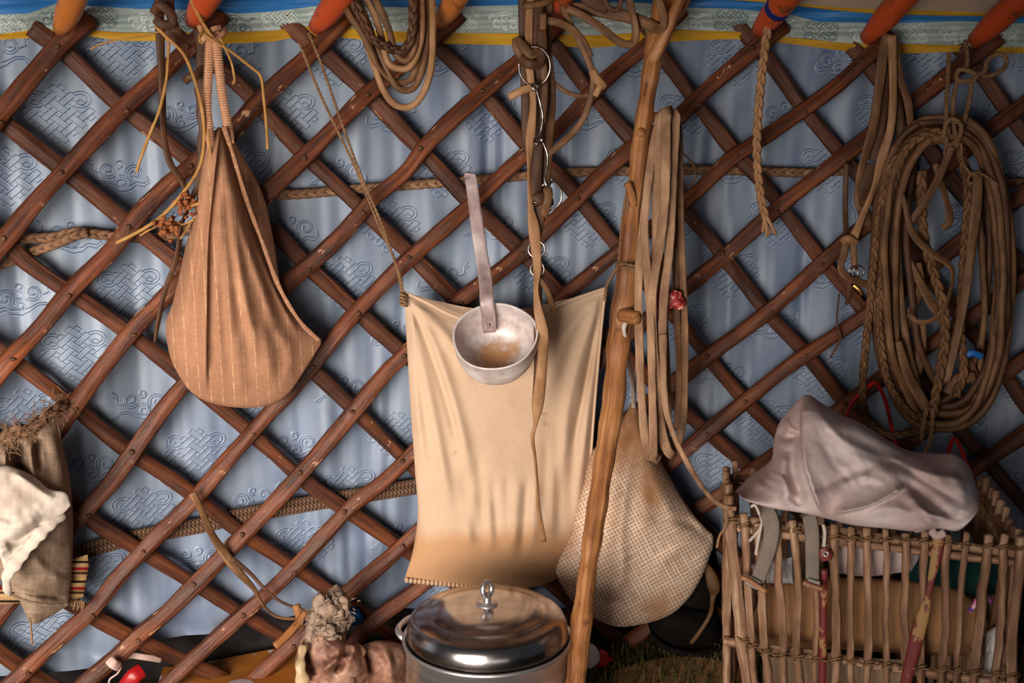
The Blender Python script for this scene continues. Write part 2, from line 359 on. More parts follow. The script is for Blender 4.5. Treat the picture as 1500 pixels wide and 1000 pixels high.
def cloud_lines():
    r = []
    for k in (1, .72):
        r.append(spiral(-1.25, .1, .95*k, 1.25, -.6)); r.append(spiral(1.15, .45, .85*k, 1.25, 3.9)); r.append(spiral(.0, -.7, .7*k, 1.2, 1.3)); r.append(spiral(.1, .95, .5*k, 1.1, 4.4, -1))
        r.append([(-2.3, -.2), (-2.5, -.8*k), (-2.0, -1.2*k), (-1.3, -1.0*k), (-.8, -1.45*k), (.1, -1.6*k), (.8, -1.25*k), (1.5, -.75*k), (2.2, -.7*k), (2.6, -1.2*k), (3.1, -1.1)])
        r.append([(1.9, .2*k), (2.5, .5*k), (2.4, 1.1*k), (2.9, 1.6*k)])
    return r
KN, CL = knot_lines(), cloud_lines()
def ribbons(mb, pls, cu, cz, sc, mi, surf, hw=.0011, ht=.0012, sx=1):
    for pl in pls:
        a = np.array(pl)*[sc*sx, sc]+[cu, cz]; sg = []
        for p, q in zip(a[:-1], a[1:]):
            n = max(1, int(np.linalg.norm(q-p)/.007)); sg += [p+(q-p)*k/n for k in range(n)]
        a = np.array(sg+[a[-1]]); d = np.gradient(a, axis=0); nn = np.stack([-d[:, 1], d[:, 0]], -1); nn /= np.linalg.norm(nn, axis=1)[:, None]+1e-9
        v = []
        for e, h in ((-1, 0), (0, 1), (1, 0)):
            c = a+nn*hw*e; v.append(surf(c[:, 0], c[:, 1], .0003+ht*h))
        v = np.stack(v, 1).reshape(-1, 3); f = []
        for i in range(len(a)-1):
            for e in (0, 1): f.append((i*3+e, i*3+e+1, i*3+e+4, i*3+e+3))
        mb.add(v, f, np.zeros((len(v), 2)), mi)
surf = lambda u, z, e: wall_pt(u, z, cloth_off(u, z)+e)
k = 0
DX, DZ = .190, .104
for iz in range(-1, 16):
    for iu in range(-11, 9):
        u = iu*DX+(DX/2 if iz % 2 else 0)+.03; z = .05+iz*DZ
        if not (-1.75 < u < 1.35) or z < hem(u)+.06 or z > 1.34: continue
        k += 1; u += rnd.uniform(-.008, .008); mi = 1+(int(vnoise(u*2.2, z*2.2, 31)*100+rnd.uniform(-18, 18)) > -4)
        for m_, e_ in ((3-mi, .0017), (mi, 0)):                      # offset dark and pale pair paints shade and highlight of embossed lines
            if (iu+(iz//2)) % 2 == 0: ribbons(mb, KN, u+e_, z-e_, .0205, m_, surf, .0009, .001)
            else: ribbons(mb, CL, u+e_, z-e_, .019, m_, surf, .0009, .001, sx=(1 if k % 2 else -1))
mb.build('wall_back', [SATIN, TH_D, TH_L], kind='structure', origin=(0, 0, .0))
# dark felt behind, the outside of the tent, and the ground
FELT = Mat('dark_felt', .95, spec=.1); FELT.color(FELT.ramp(FELT.noise(FELT.vec('Object', (14, 14, 14)), 1, 6), (.3, S(28, 26, 28)), (.7, S(52, 46, 44)))); FELT = FELT.m
mb = MB(); A = np.linspace(-2.75, 1.8, 120); lv = [(-.02, -.10), (1.5, -.10)]
v = np.stack([wall_pt(A, np.full_like(A, z), np.full_like(A, o)) for z, o in lv]+[wall_pt(A, np.full_like(A, z), np.full_like(A, -.13)) for z, o in lv[::-1]], 0)
n = len(A); mb.add(v, [(r_*n+i, r_*n+i+1, ((r_+1) % 4)*n+i+1, ((r_+1) % 4)*n+i) for r_ in range(4) for i in range(n-1)])
mb.build('wall_outer', FELT, kind='structure', smooth=False)
EARTH = Mat('earth', .95, spec=.1)
x1 = EARTH.noise(EARTH.vec('Object', (9, 9, 9)), 1, 8, .65); x2 = EARTH.noise(EARTH.vec('Object', (60, 60, 60)), 1, 6)
EARTH.color(EARTH.mix(EARTH.mask(x2, .45, .7), EARTH.ramp(x1, (.3, S(46, 34, 24)), (.5, S(66, 52, 34)), (.7, S(78, 72, 42))), S(96, 78, 52))); EARTH.bump(x2, .8, .01); EARTH = EARTH.m
mb = MB(); gx, gy = np.meshgrid(np.linspace(-3.2, 3.2, 130), np.linspace(-4.2, .45, 100)); gz = -.008+.012*vnoise(gx*6, gy*6, 1)
ii = np.arange(gx.size).reshape(gx.shape); mb.add(np.stack([gx, gy, gz], -1), np.stack([ii[:-1, :-1], ii[:-1, 1:], ii[1:, 1:], ii[1:, :-1]], -1).reshape(-1, 4).tolist())
mb.build('floor', EARTH, kind='structure', origin=(0, -1.5, 0))
# ------------------------------------------------------------------ roof lining above the lattice
def px_curve(pts): return lambda x: np.interp(x, [p[0] for p in pts], [p[1] for p in pts])
yb = px_curve([(-300, 58), (0, 58), (45, 56), (120, 52), (180, 60), (236, 60), (330, 64), (400, 61), (440, 53), (500, 55), (560, 61), (640, 64), (750, 66), (800, 67), (870, 70), (930, 65), (1000, 60), (1075, 57), (1140, 62), (1240, 75), (1310, 79), (1390, 76), (1450, 78), (1800, 80)])
yt = px_curve([(-300, 50), (0, 50), (45, 44), (120, 43), (180, 48), (236, 48), (330, 47), (400, 45), (440, 39), (500, 40), (560, 45), (640, 48), (750, 49), (800, 49), (870, 52), (930, 48), (1000, 44), (1075, 46), (1140, 53), (1240, 63), (1310, 64), (1390, 66), (1450, 69), (1800, 70)])
bb = px_curve([(-300, 22), (0, 21), (40, 20), (85, 4), (120, 8), (200, 13), (240, 13), (300, 16), (350, 20), (400, 17), (470, 8), (600, 11), (740, 8), (870, 2), (940, 4), (1000, 11), (1080, 13), (1160, 22), (1200, 32), (1290, 34), (1340, 33), (1400, 31), (1500, 34), (1800, 36)])
bt = px_curve([(-300, -8), (0, -6), (90, -18), (300, -4), (470, -12), (740, -10), (870, -14), (1000, -4), (1100, 2), (1160, 8), (1220, 15), (1290, 21), (1370, 23), (1500, 24), (1800, 24)])
PXS = np.linspace(-330, 1850, 620)
def lining(name, f0, o0, f1, o1, mats, rows, wav, kind='structure', motifs=False):
    mb = MB(); t = np.linspace(0, 1, rows)[:, None]; X = np.broadcast_to(PXS, (rows, len(PXS))); y = f0(PXS)*(1-t)+f1(PXS)*t
    O = o0*(1-t)+o1*t+wav*(np.sin(PXS*.045+2*np.sin(PXS*.011))*.5+.6*np.sin(y*.32+PXS*.01))*np.sin(math.pi*np.clip(t, .08, 1))
    pts = P(X, y, O); ix = np.arange(X.size).reshape(X.shape); m = .00132
    mb.add(pts, np.stack([ix[:-1, :-1], ix[:-1, 1:], ix[1:, 1:], ix[1:, :-1]], -1).reshape(-1, 4).tolist(), np.stack([X*m, y*m], -1))
    if motifs:
        def sf(u, z, e):
            px, py = u/m, z/m; tt = np.clip((py-f0(px))/(f1(px)-f0(px)), 0, 1); py = f0(px)*(1-tt)+f1(px)*tt
            o = o0*(1-tt)+o1*tt+wav*(np.sin(px*.045+2*np.sin(px*.011))*.5+.6*np.sin(py*.32+px*.01))*np.sin(math.pi*np.clip(tt, .08, 1)); return P(px, py, o+e)
        for i, cx in enumerate(range(-250, 1800, 66)):
            c = (yt(cx)+bb(cx))/2+(4 if i % 2 else -4)
            ribbons(mb, KN if i % 2 == 0 else CL, cx*m, c*m, .0125, 1+(rnd.random() < .45), sf, .0009, .001)
    return mb.build(name, mats, kind=kind)
YEL = Mat('yellow_trim', .55, spec=.3); YEL.color(YEL.ramp(YEL.noise(YEL.vec(sc=(12, 60, 1)), 1, 4), (.3, S(156, 112, 16)), (.7, S(190, 144, 28)))); YEL = YEL.m
BLU = Mat('blue_trim', .45, spec=.4); BLU.color(BLU.ramp(BLU.noise(BLU.vec(sc=(5, 40, 1)), 1, 4), (.3, S(24, 84, 146)), (.7, S(52, 122, 184)))); BLU = BLU.m
CANV = fabric('roof_canvas', S(170, 146, 126), S(196, 174, 154), 6, 500).m
lining('trim_1', yb, .016, yt, .020, YEL, 6, .003)
lining('ceiling_skirt', yt, .018, bb, .034, [SATING, TH_GD, TH_GL], 26, .010, motifs=True)
lining('trim_2', bb, .038, bt, .05, BLU, 8, .006)
bt2 = lambda x: bt(x)-9-2*np.sin(x*.02)
lining('trim_3', bt, .046, bt2, .05, YEL, 4, .002)
# canvas of the roof, from the eaves up over the camera
mb = MB(); nr = 40; t = np.linspace(0, 1, nr)[:, None]
e0 = P(PXS, bt2(PXS)+3, np.full_like(PXS, .052)); uu, zz = to_uz(e0)
O = .052+1.75*t+0*PXS; Z = zz[None]*(1-t)+(zz[None]+1.02)*t+.012*np.sin(PXS*.05)*np.sin(math.pi*t)-.03*np.sin(math.pi*t)
pts = wall_pt(np.broadcast_to(uu, O.shape), Z, O); ix = np.arange(O.size).reshape(O.shape)
mb.add(pts, np.stack([ix[:-1, :-1], ix[:-1, 1:], ix[1:, 1:], ix[1:, :-1]], -1).reshape(-1, 4).tolist(), np.stack([np.broadcast_to(uu, O.shape), O], -1))
mb.build('ceiling', CANV, kind='structure')
# ------------------------------------------------------------------ lattice: front slats "/" and back slats "\"
FRONT = [
 [(-60, 240), (0, 168), (90, 62), (132, 27)],
 [(-70, 440), (0, 362), (45, 305), (90, 254), (186, 153), (240, 105), (327, 22)],
 [(-60, 620), (0, 544), (21, 520), (66, 472), (105, 424), (165, 366), (192, 328), (252, 266), (339, 195), (374, 153), (443, 90), (506, 27)],
 [(-40, 795), (22, 710), (83, 633), (108, 597), (150, 540), (192, 487), (258, 418), (377, 297), (452, 225), (536, 141), (640, 52), (674, 22)],
 [(-70, 975), (0, 900), (108, 770), (121, 752), (166, 703), (202, 651), (270, 563), (413, 421), (467, 376), (518, 325), (542, 295), (599, 249), (620, 216), (707, 135), (757, 93), (828, 28)],
 [(-15, 1030), (22, 995), (97, 926), (135, 894), (175, 842), (220, 795), (283, 733), (310, 700), (380, 621), (455, 538), (518, 460), (599, 379), (689, 301), (766, 228), (811, 195), (886, 117), (952, 63), (1000, 15)],
 [(100, 1025), (126, 998), (166, 966), (202, 932), (250, 892), (289, 853), (337, 802), (379, 760), (433, 703), (500, 625), (563, 547), (599, 514), (665, 448), (730, 398), (775, 361), (844, 293), (904, 234), (988, 177), (1018, 147), (1100, 76), (1150, 36)],
 [(240, 1006), (271, 976), (352, 904), (430, 832), (517, 739), (568, 700), (640, 625), (735, 528), (817, 442), (892, 379), (1000, 299), (1069, 234), (1100, 214), (1169, 167), (1226, 126), (1286, 69), (1307, 51)],
 [(410, 960), (499, 877), (577, 811), (610, 778), (740, 660), (880, 525), (1009, 418), (1060, 376), (1100, 340), (1145, 300), (1229, 234), (1295, 183), (1382, 117), (1463, 54)],
 [(505, 955), (550, 907), (616, 859), (740, 760), (880, 645), (1012, 541), (1100, 475), (1139, 445), (1220, 370), (1290, 315), (1364, 261), (1436, 201), (1500, 153), (1600, 75)],
 [(720, 900), (850, 785), (1000, 662), (1142, 547), (1229, 487), (1320, 425), (1400, 360), (1484, 297), (1500, 285), (1600, 205)],
 [(900, 850), (1011, 752), (1047, 730), (1200, 620), (1340, 520), (1420, 468), (1500, 408), (1600, 330)],
 [(1050, 850), (1180, 760), (1300, 672), (1460, 555), (1500, 526), (1600, 450)],
 [(1200, 850), (1300, 776), (1447, 672), (1500, 636), (1600, 560)]]
BACK = [
 [(-60, 770), (0, 808), (101, 881), (184, 928), (270, 968), (330, 995)],
 [(-60, 905), (0, 955), (36, 980), (90, 1012)],
 [(-60, 610), (0, 655), (60, 700), (108, 737), (140, 767), (202, 803), (281, 852), (349, 895), (412, 931), (450, 955)],
 [(-60, 470), (-10, 506), (18, 526), (99, 588), (184, 656), (277, 719), (346, 775), (424, 826), (496, 874), (545, 908), (580, 935)],
 [(-60, 300), (12, 358), (30, 378), (93, 422), (192, 490), (264, 547), (375, 640), (442, 700), (505, 745), (577, 793), (640, 836), (720, 890)],
 [(-60, 125), (0, 174), (87, 243), (156, 300), (186, 326), (267, 391), (350, 455), (455, 540), (525, 605), (612, 690), (700, 770), (800, 850)],
 [(45, 40), (96, 77), (168, 147), (270, 228), (389, 328), (449, 388), (515, 448), (560, 490), (599, 523), (700, 615), (800, 700), (900, 780)],
 [(240, 38), (327, 104), (375, 150), (440, 220), (521, 298), (599, 370), (668, 439), (760, 525), (860, 620), (960, 710), (1060, 800)],
 [(407, 21), (446, 57), (482, 86), (533, 132), (611, 213), (680, 288), (757, 361), (826, 436), (910, 515), (1012, 610), (1120, 705), (1220, 790)],
 [(593, 22), (638, 66), (704, 132), (766, 207), (820, 258), (856, 301), (904, 361), (960, 430), (1012, 490), (1045, 533), (1100, 595), (1200, 690), (1300, 780)],
 [(754, 9), (808, 60), (856, 126), (931, 212), (1000, 302), (1048, 361), (1100, 427), (1121, 455), (1182, 520), (1237, 590), (1300, 660), (1400, 750)],
 [(910, 24), (970, 84), (1015, 143), (1075, 222), (1109, 258), (1139, 297), (1196, 372), (1265, 454), (1340, 550), (1410, 635), (1450, 680), (1520, 760)],
 [(1075, 33), (1124, 86), (1169, 149), (1229, 222), (1280, 288), (1346, 385), (1418, 478), (1475, 553), (1500, 590), (1600, 720)],
 [(1235, 55), (1280, 105), (1330, 175), (1391, 263), (1440, 320), (1487, 380), (1520, 420), (1600, 520)],
 [(1382, 45), (1424, 90), (1475, 162), (1500, 195), (1600, 330)]]
lat = thing('lattice_wall', P(750, 960, .03), 'reddish brown diamond lattice of crossed wooden slats against the blue brocade', 'lattice wall')
fpx, bpx = [], []
for li, pts in enumerate(FRONT+BACK):
    fr = li < len(FRONT); a = np.array(pts, float)
    e_, d_ = (a[0], a[0]-a[1]) if fr else (a[-1], a[-1]-a[-2])
    x_ = e_+d_/np.linalg.norm(d_)*np.arange(0, 600, 10)[:, None]; z_ = P(x_[:, 0], x_[:, 1], .03)[:, 2]; k_ = int(np.argmax(z_ < .015)) if (z_ < .015).any() else 0
    if k_ == 0 and (e_[0] < 0 or e_[0] > 1500): k_ = 45
    if k_ > 2: a = np.vstack([x_[k_], a] if fr else [a, x_[k_]])
    e_, d_ = (a[-1], a[-1]-a[-2]) if fr else (a[0], a[0]-a[1])      # upper ends that run on beyond the frame
    if e_[0] < 0 or e_[0] > 1500:
        x_ = e_+d_/np.linalg.norm(d_)*np.arange(0, 600, 10)[:, None]; z_ = P(x_[:, 0], x_[:, 1], .03)[:, 2]; k_ = int(np.argmax(z_ > 1.27)) if (z_ > 1.27).any() else 45
        if k_ > 2: a = np.vstack([a, x_[k_]] if fr else [x_[k_], a])
    L = np.linalg.norm(np.diff(a, axis=0), axis=1).sum(); n = int(max(14, L/14)); c = resample(a, n)
    for _ in range(2): c[1:-1] = .25*c[:-2]+.5*c[1:-1]+.25*c[2:]
    g = random.Random(li+3); wob = np.array([g.uniform(-1, 1) for _ in range(n)]); wob = np.convolve(np.pad(wob, 2, mode='edge'), [.1, .25, .3, .25, .1], 'valid')
    o = (.035 if fr else .010)+.003*wob; p = P(c[:, 0], c[:, 1], o); hw = (11.7 if fr else 10.8)*g.uniform(.95, 1.06)*(1+.13*wob)
    w = hw*.00132*(1 if True else 0); mbs = MB(); sweep(mbs, p, w, (.0125 if fr else .0105), 12, sq=(.6 if fr else .5), twist=.14*wob, jit=.10)
    s = mbs.build('slat', SLAT if fr else SLATB, lat); (fpx if fr else bpx).append((c, s))
nk = 0
for c, s in fpx:                                        # rawhide pins where the slats cross
    mk = MB(); cnt = 0
    for d, _ in bpx:
        D = np.linalg.norm(c[:, None]-d[None], axis=2); i, j = np.unravel_index(D.argmin(), D.shape)
        if D[i, j] < 13:
            q = (c[i]+d[j])/2+[rnd.uniform(-3, 3), rnd.uniform(-3, 3)]
            if -20 < q[0] < 1520 and -5 < q[1] < 1000:
                cc = P(q[0]+1, q[1]+2, .0475); blob(mk, cc, .0048, .004, .0042, 9, 6, .45, nk); nk += 1; cnt += 1
                ob = mk.build('hide_pin', LEATHERD, s); mk = MB()
# ------------------------------------------------------------------ roof poles
RP = [((90, 42), (108, -2), OCHRE, 17, 'worn ochre roof pole in the first lattice crotch at top left'),
      ((282, 30), (306, -6), ORANGE, 17, 'chipped orange roof pole above the straps of the brown sack'),
      ((463, 40), (497, -2), ORANGE, 16.5, 'orange roof pole left of the hanging leather cord coil, two cords tied beneath it'),
      ((646, 32), (668, -2), OCHRE, 15, 'ochre roof pole just right of the hanging leather cord coil'),
      ((806, 34), (824, -4), ORANGE, 15, 'orange roof pole behind the leather bridle straps'),
      ((976, 34), (996, -4), OCHRE, 15, 'dull ochre roof pole behind the fork of the upright post'),
      ((1112, 45), (1148, 2), ORANGE, 17, 'orange roof pole wound with blue tape beside the hanging short braid'),
      ((1270, 56), (1326, -6), ORANGE, 17, 'orange roof pole above the hanging halter straps at the right'),
      ((1428, 60), (1490, 3), ORANGE, 17, 'orange roof pole furthest right, above the twine of the big coil')]
for i, (a, b, m, hw, lab) in enumerate(RP):
    p0 = P(a[0], a[1], .078); p1 = P(b[0], b[1], .17); d = p1-p0; n = 30
    pp = p0+d*np.linspace(0, 1.0+6.5, n)[:, None]; pp[:, 2] -= 0
    t = thing('roof_pole', p0, lab, 'roof pole', 'roof poles resting on the lattice'); mbp = MB(); r0 = hw*mpp(p0)
    r = r0*np.minimum(1.06, .72+.34*np.minimum(1, np.linspace(0, 7.5, n)*2)); sweep(mbp, pp, r, r, 18); mbp.build('shaft', m, t)
    if i == 6:
        mbt = MB(); tp = Mat('blue_tape', .5); tp.color(S(24, 30, 96)); pp2 = p0+d*np.linspace(.72, .86, 6)[:, None]
        sweep(mbt, pp2, r0*1.1, r0*1.1, 18); mbt.build('tape', tp.m, t, label='dark blue tape')
# ------------------------------------------------------------------ camera, daylight from the doorway, dim interior
cd = bpy.data.cameras.new('camera'); cam = bpy.data.objects.new('camera', cd); COL.objects.link(cam); bpy.context.scene.camera = cam
cd.lens = 40; cd.sensor_width = 36; cd.clip_start = .02; cam.location = CAM.tolist(); cam.rotation_euler = (math.pi/2-PITCH, 0, 0)
cd.dof.use_dof = True; cd.dof.focus_distance = 2.06; cd.dof.aperture_fstop = 3.5
def area(name, loc, aim, sx, sy, power, col, spread=180):
    l = bpy.data.lights.new(name, 'AREA'); l.shape = 'RECTANGLE'; l.size = sx; l.size_y = sy; l.energy = power; l.color = col; l.spread = math.radians(spread)
    o = bpy.data.objects.new(name, l); COL.objects.link(o); o.location = loc; o.rotation_euler = (Vector(aim)-Vector(loc)).to_track_quat('-Z', 'Y').to_euler(); return o
area('doorway_daylight', (-1.05, -2.5, .62), (-.54, 0, .42), 1.6, .9, 25, (1.0, .915, .82), 64)
area('low_bounce_fill', (.1, -3.9, .30), (.1, 0, .62), 3.2, .5, 3.0, (1.0, .93, .86), 110)  # added wide low lamp: broad reflection on the lid, fill at the right
w = bpy.data.worlds.new('world'); bpy.context.scene.world = w; w.use_nodes = True
w.node_tree.nodes['Background'].inputs[0].default_value = (.26, .29, .37, 1); w.node_tree.nodes['Background'].inputs[1].default_value = .17
vs = bpy.context.scene.view_settings; vs.view_transform = 'Standard'; vs.look = 'None'; vs.exposure = -.18; vs.gamma = 1; vs.use_curve_mapping = False
# ------------------------------------------------------------------ cloth materials
def bagmat(name, a, b, stripe=None, **kw):
    m = fabric(name, a, b, **kw); return m
BROWN = fabric('brown_sackcloth', S(142, 100, 76), S(168, 124, 96), 9, 420, wb=.35, stain=S(182, 138, 104), sthr=(.52, .72))
# faint pale pinstripes leaning across the cloth, and grime spots
st = BROWN.wave(BROWN.vec(rot=math.radians(14), sc=(1, .25, 1)), 17, .25, 'X'); dash = BROWN.noise(BROWN.vec(sc=(180, 90, 1)), 1, 2)
base = BROWN.b.inputs['Base Color'].links[0].from_socket
BROWN.color(BROWN.mix(BROWN.math('MULTIPLY', BROWN.math('MULTIPLY', BROWN.mask(st, .95, 1.0), BROWN.mask(dash, .38, .62)), .7), base, S(200, 158, 122)))
base = BROWN.b.inputs['Base Color'].links[0].from_socket
BROWN.color(BROWN.mix(BROWN.mask(BROWN.noise(BROWN.vec(sc=(16, 16, 1), loc=(2, 7, 0)), 1, 3), .70, .76), base, S(110, 74, 50))); BROWN = BROWN.m
WEB = fabric('ribbed_webbing', S(176, 126, 94), S(206, 158, 124), 20, 300, wb=.5).m
CREAM = fabric('cream_canvas', S(182, 152, 126), S(198, 170, 145), 5, 500, wb=.1, stain=S(174, 140, 110), sthr=(.55, .75))
v = CREAM.sep(CREAM.tc.outputs['UV'])[1]; nz = CREAM.noise(CREAM.vec(sc=(9, 4, 1)), 1, 4)
damp = CREAM.mask(CREAM.math('ADD', v, CREAM.math('MULTIPLY', CREAM.math('SUBTRACT', nz, .5), .10)), .445, .475)
base = CREAM.b.inputs['Base Color'].links[0].from_socket
c1 = CREAM.mix(CREAM.math('MULTIPLY', damp, .85), base, S(174, 130, 92))
sp = CREAM.mask(CREAM.noise(CREAM.vec(sc=(14, 14, 1), loc=(8, 3, 0)), 1, 5, .6), .68, .73)
CREAM.color(CREAM.mix(CREAM.math('MULTIPLY', sp, .55), c1, S(150, 106, 66))); CREAM = CREAM.m
LININ = fabric('cream_canvas_inside', S(176, 146, 124), S(196, 166, 142), 5, 500, wb=.1).m
BURL = fabric('checked_sacking', S(180, 142, 112), S(200, 164, 134), 6, 240, wb=.5, stain=S(166, 120, 84), sthr=(.5, .62), wc=(S(240, 222, 206), .9), rot=.5, wave=150).m
JUTE = fabric('jute_sacking', S(122, 100, 84), S(152, 130, 110), 12, 230, wb=.7, wc=(S(176, 152, 128), .3), stain=S(112, 88, 74)).m
WHITE = fabric('worn_white_canvas', S(178, 162, 148), S(208, 196, 184), 8, 330, wb=.3, stain=S(150, 126, 110), sthr=(.55, .72)).m
LILAC = fabric('greyish_lilac_cotton', S(174, 149, 145), S(193, 170, 166), 5, 600, wb=.06, stain=S(214, 202, 200), sthr=(.52, .7)).m
# ------------------------------------------------------------------ brown sack hanging at the left
t = thing('hanging_sack', P(350, 597, .12), 'brown pinstriped cloth sack hanging by two ribbed straps at the left', 'sack')
pillow('back_panel', [(318, 188), (334, 190)], [(300, 470), (440, 480)], [(318, 188), (305, 330), (300, 470)], [(334, 190), (352, 222), (385, 285), (402, 360), (412, 420), (440, 480)], .085, BROWN, t, bulge=.02, back=.015, nu=30, nv=60)
pillow('sack_body', [(303, 186), (312, 192), (320, 186), (327, 190)], [(243, 492), (252, 530), (278, 572), (310, 590), (352, 597), (392, 594), (420, 580), (444, 545), (467, 507)],
       [(303, 186), (299, 220), (286, 300), (270, 370), (254, 440), (244, 468), (243, 492)], [(327, 190), (342, 240), (362, 300), (384, 360), (410, 425), (440, 472), (469, 500), (467, 507)],
       lambda s, tt: .11-.015*tt, BROWN, t, bulge=.085, back=.06, nu=150, nv=170, pa=.62, pb=.55, rough=.004, nscale=45, folds=[
    ([(321, 190), (312, 270), (304, 350), (302, 450), (301, 540), (302, 572)], 26, .020, 1),
    ([(330, 215), (338, 300), (352, 400), (372, 500), (376, 545)], 8, .011), ([(326, 220), (326, 320), (334, 420), (342, 530)], 9, .009), ([(322, 250), (318, 350), (318, 460), (326, 560)], 8, .007),
    ([(336, 225), (352, 320), (384, 420), (410, 500)], 8, .010), ([(340, 232), (362, 320), (398, 410), (436, 490)], 6, .009), ([(345, 245), (368, 322), (404, 400), (446, 478)], 3.5, .006),
    ([(380, 470), (392, 520), (396, 560)], 12, .008), ([(410, 480), (424, 520), (420, 560)], 9, .006), ([(350, 480), (350, 540), (356, 580)], 10, .006),
    ([(300, 230), (290, 310), (278, 400), (268, 480), (276, 550)], 8, .008), ([(306, 240), (298, 330), (288, 430), (284, 530)], 7, -.008), ([(262, 440), (256, 500), (270, 545)], 8, .006)])
hem_ = MB(); strap(hem_, [(328, 186, .165), (340, 222, .162), (361, 292, .152), (384, 354, .146), (409, 420, .138), (439, 470, .128), (469, 500, .110)], 60, 3.2, .6, wob=.2); hem_.build('seam', BROWN, t)
for pts in ([(308, 48, .115), (306, 100, .125), (303, 150, .13), (306, 186, .135), (309, 215, .15)], [(316, 46, .12), (320, 90, .13), (326, 140, .135), (332, 175, .145), (338, 210, .16)]):
    b = MB(); strap(b, pts, 60, 5.6, .35); p, w = path(pts, 90); 
    for i in range(4, 86, 2):
        sweep(b, np.stack([p[i]-np.array([1, 0, 0])*.0075, p[i]+np.array([0, -.004, 0]), p[i]+np.array([1, 0, 0])*.0075]), .0018, .0016, 5)
    b.build('strap', WEB, t)
b = MB(); strap(b, [(292, 38, .10), (300, 52, .118), (312, 58, .125), (326, 50, .12), (330, 42, .10)], 24, 4, .8); strap(b, [(296, 60, .115), (310, 44, .13), (322, 40, .12)], 20, 4, .8); b.build('knot', WEB, t)
# ------------------------------------------------------------------ cream straining bag in the middle
t = thing('straining_bag', P(730, 862, .14), 'cream canvas straining bag stretched by its corners in the middle, damp at the bottom', 'bag')
CB = lambda s, tt: .085+.0*s
pillow('back_panel', [(592, 428), (650, 443), (700, 452), (760, 452), (830, 438), (887, 422)], [(604, 640), (740, 660), (868, 630)], [(592, 428), (597, 520), (604, 640)], [(887, 422), (880, 520), (868, 630)], .078, LININ, t, bulge=.008, back=.01, nu=50, nv=40, rough=.004)
pl = []
for x0, x1, y0, y1, w_, a_ in ((676, 700, 690, 800, 7, -.012), (700, 712, 660, 806, 7, -.011), (722, 728, 700, 790, 5, -.010), (742, 746, 690, 795, 5, -.007), (772, 764, 700, 812, 6, -.013), (800, 796, 640, 760, 6, -.009), (822, 818, 620, 790, 7, -.010), (650, 676, 640, 770, 8, -.006), (840, 838, 560, 780, 7, -.009)):
    pl.append(([(x0, y0), ((x0+x1)/2, (y0+y1)/2), (x1, y1)], w_*1.3, a_*.5))
pillow('bag_body', [(592, 428), (625, 444), (660, 462), (700, 474), (740, 477), (785, 463), (830, 443), (887, 422)], [(592, 850), (630, 855), (680, 860), (740, 863), (790, 857), (850, 834)],
       [(592, 428), (596, 500), (602, 600), (608, 690), (612, 750), (605, 805), (592, 850)], [(887, 422), (882, 480), (872, 580), (863, 700), (857, 770), (850, 834)],
       CB, CREAM, t, nu=150, nv=190, bulge=.060, back=.04, rough=.0035, nscale=60,
       prof=lambda s, tt: (4*s*(1-s)).clip(0, 1)**.55*((.40+.75*tt**1.6)*(1-np.clip((tt-.80)/.20, 0, 1)**2.2)+.0)*np.minimum(1, tt*9+.05),
       folds=pl+[([(594, 432), (640, 520), (672, 620), (690, 700)], 10, .011), ([(594, 434), (620, 540), (645, 660), (660, 740)], 9, .010), ([(594, 436), (606, 560), (622, 690)], 8, .008), ([(596, 430), (660, 500), (690, 560)], 9, .009),
        ([(594, 432), (628, 505), (656, 590), (674, 660)], 6, -.010), ([(885, 428), (850, 520), (830, 620), (820, 720)], 9, .011), ([(885, 430), (872, 560), (850, 690), (840, 770)], 8, .010), ([(884, 426), (830, 490), (806, 570)], 10, .009), ([(884, 430), (858, 560), (838, 660)], 5, -.010),
        ([(746, 720), (748, 820)], 10, .004), ([(690, 720), (688, 800)], 9, .006), ([(715, 730), (718, 810)], 8, .005), ([(760, 700), (755, 800)], 9, .006), ([(785, 700), (780, 800)], 8, .006), ([(810, 680), (808, 790)], 7, .006)])
b = MB(); strap(b, [(592, 428, .092), (625, 443, .105), (660, 461, .118), (700, 473, .124), (740, 476, .126), (785, 462, .122), (830, 442, .112), (887, 422, .092)], 70, 2.6, .8); b.build('rim_hem', CREAM, t)
b = MB(); strap(b, [(887, 422, .09), (881, 480, .092), (872, 580, .092), (863, 700, .092), (857, 770, .092), (850, 834, .09)], 60, 2.0, .9); b.build('side_seam', CREAM, t)
b = MB()
for i in range(17):
    x = 596+i*6.2; blob(b, P(x, 849.5+i*.62, .092), .0046, .006, .0055, 9, 6)
b.build('bottom_stitching', CREAM, t)
for pts in ([(438, 62, .075), (470, 140, .085), (521, 247, .09), (553, 325, .09), (577, 378, .09), (588, 424, .09), (590, 446, .095)], [(452, 48, .085), (470, 92, .09), (500, 178, .095), (526, 250, .095), (556, 320, .095), (572, 365, .093), (585, 402, .092), (592, 436, .098)]):
    p, r = dense(pts, rad_px=2.3, per=6); b = MB(); twine(b, p, r); b.build('cord', TWINE, t)
b = MB()
for i in range(4): strap(b, [(586, 430+i*5, .100), (591, 432+i*5, .106), (596, 433+i*5, .100)], 10, 2, .9)
b.build('corner_binding', TWINE, t)
cordR = [[(886, 440, .10), (889, 418, .10), (897, 404, .12), (903, 394, .16), (908, 390, .215)], [(905, 392, .215), (908, 372, .215), (911, 330, .22), (917, 290, .235), (921, 270, .245)], [(911, 394, .22), (913, 350, .22), (920, 300, .24), (922, 268, .245)],
         [(904, 388, .22), (915, 387, .275), (928, 389, .285), (940, 391, .275)], [(906, 393, .22), (916, 392, .275), (929, 394, .285), (941, 396, .27)]]
b = MB()
for pts in cordR:
    p, r = dense(pts, rad_px=2.5, per=6); twine(b, p, r)
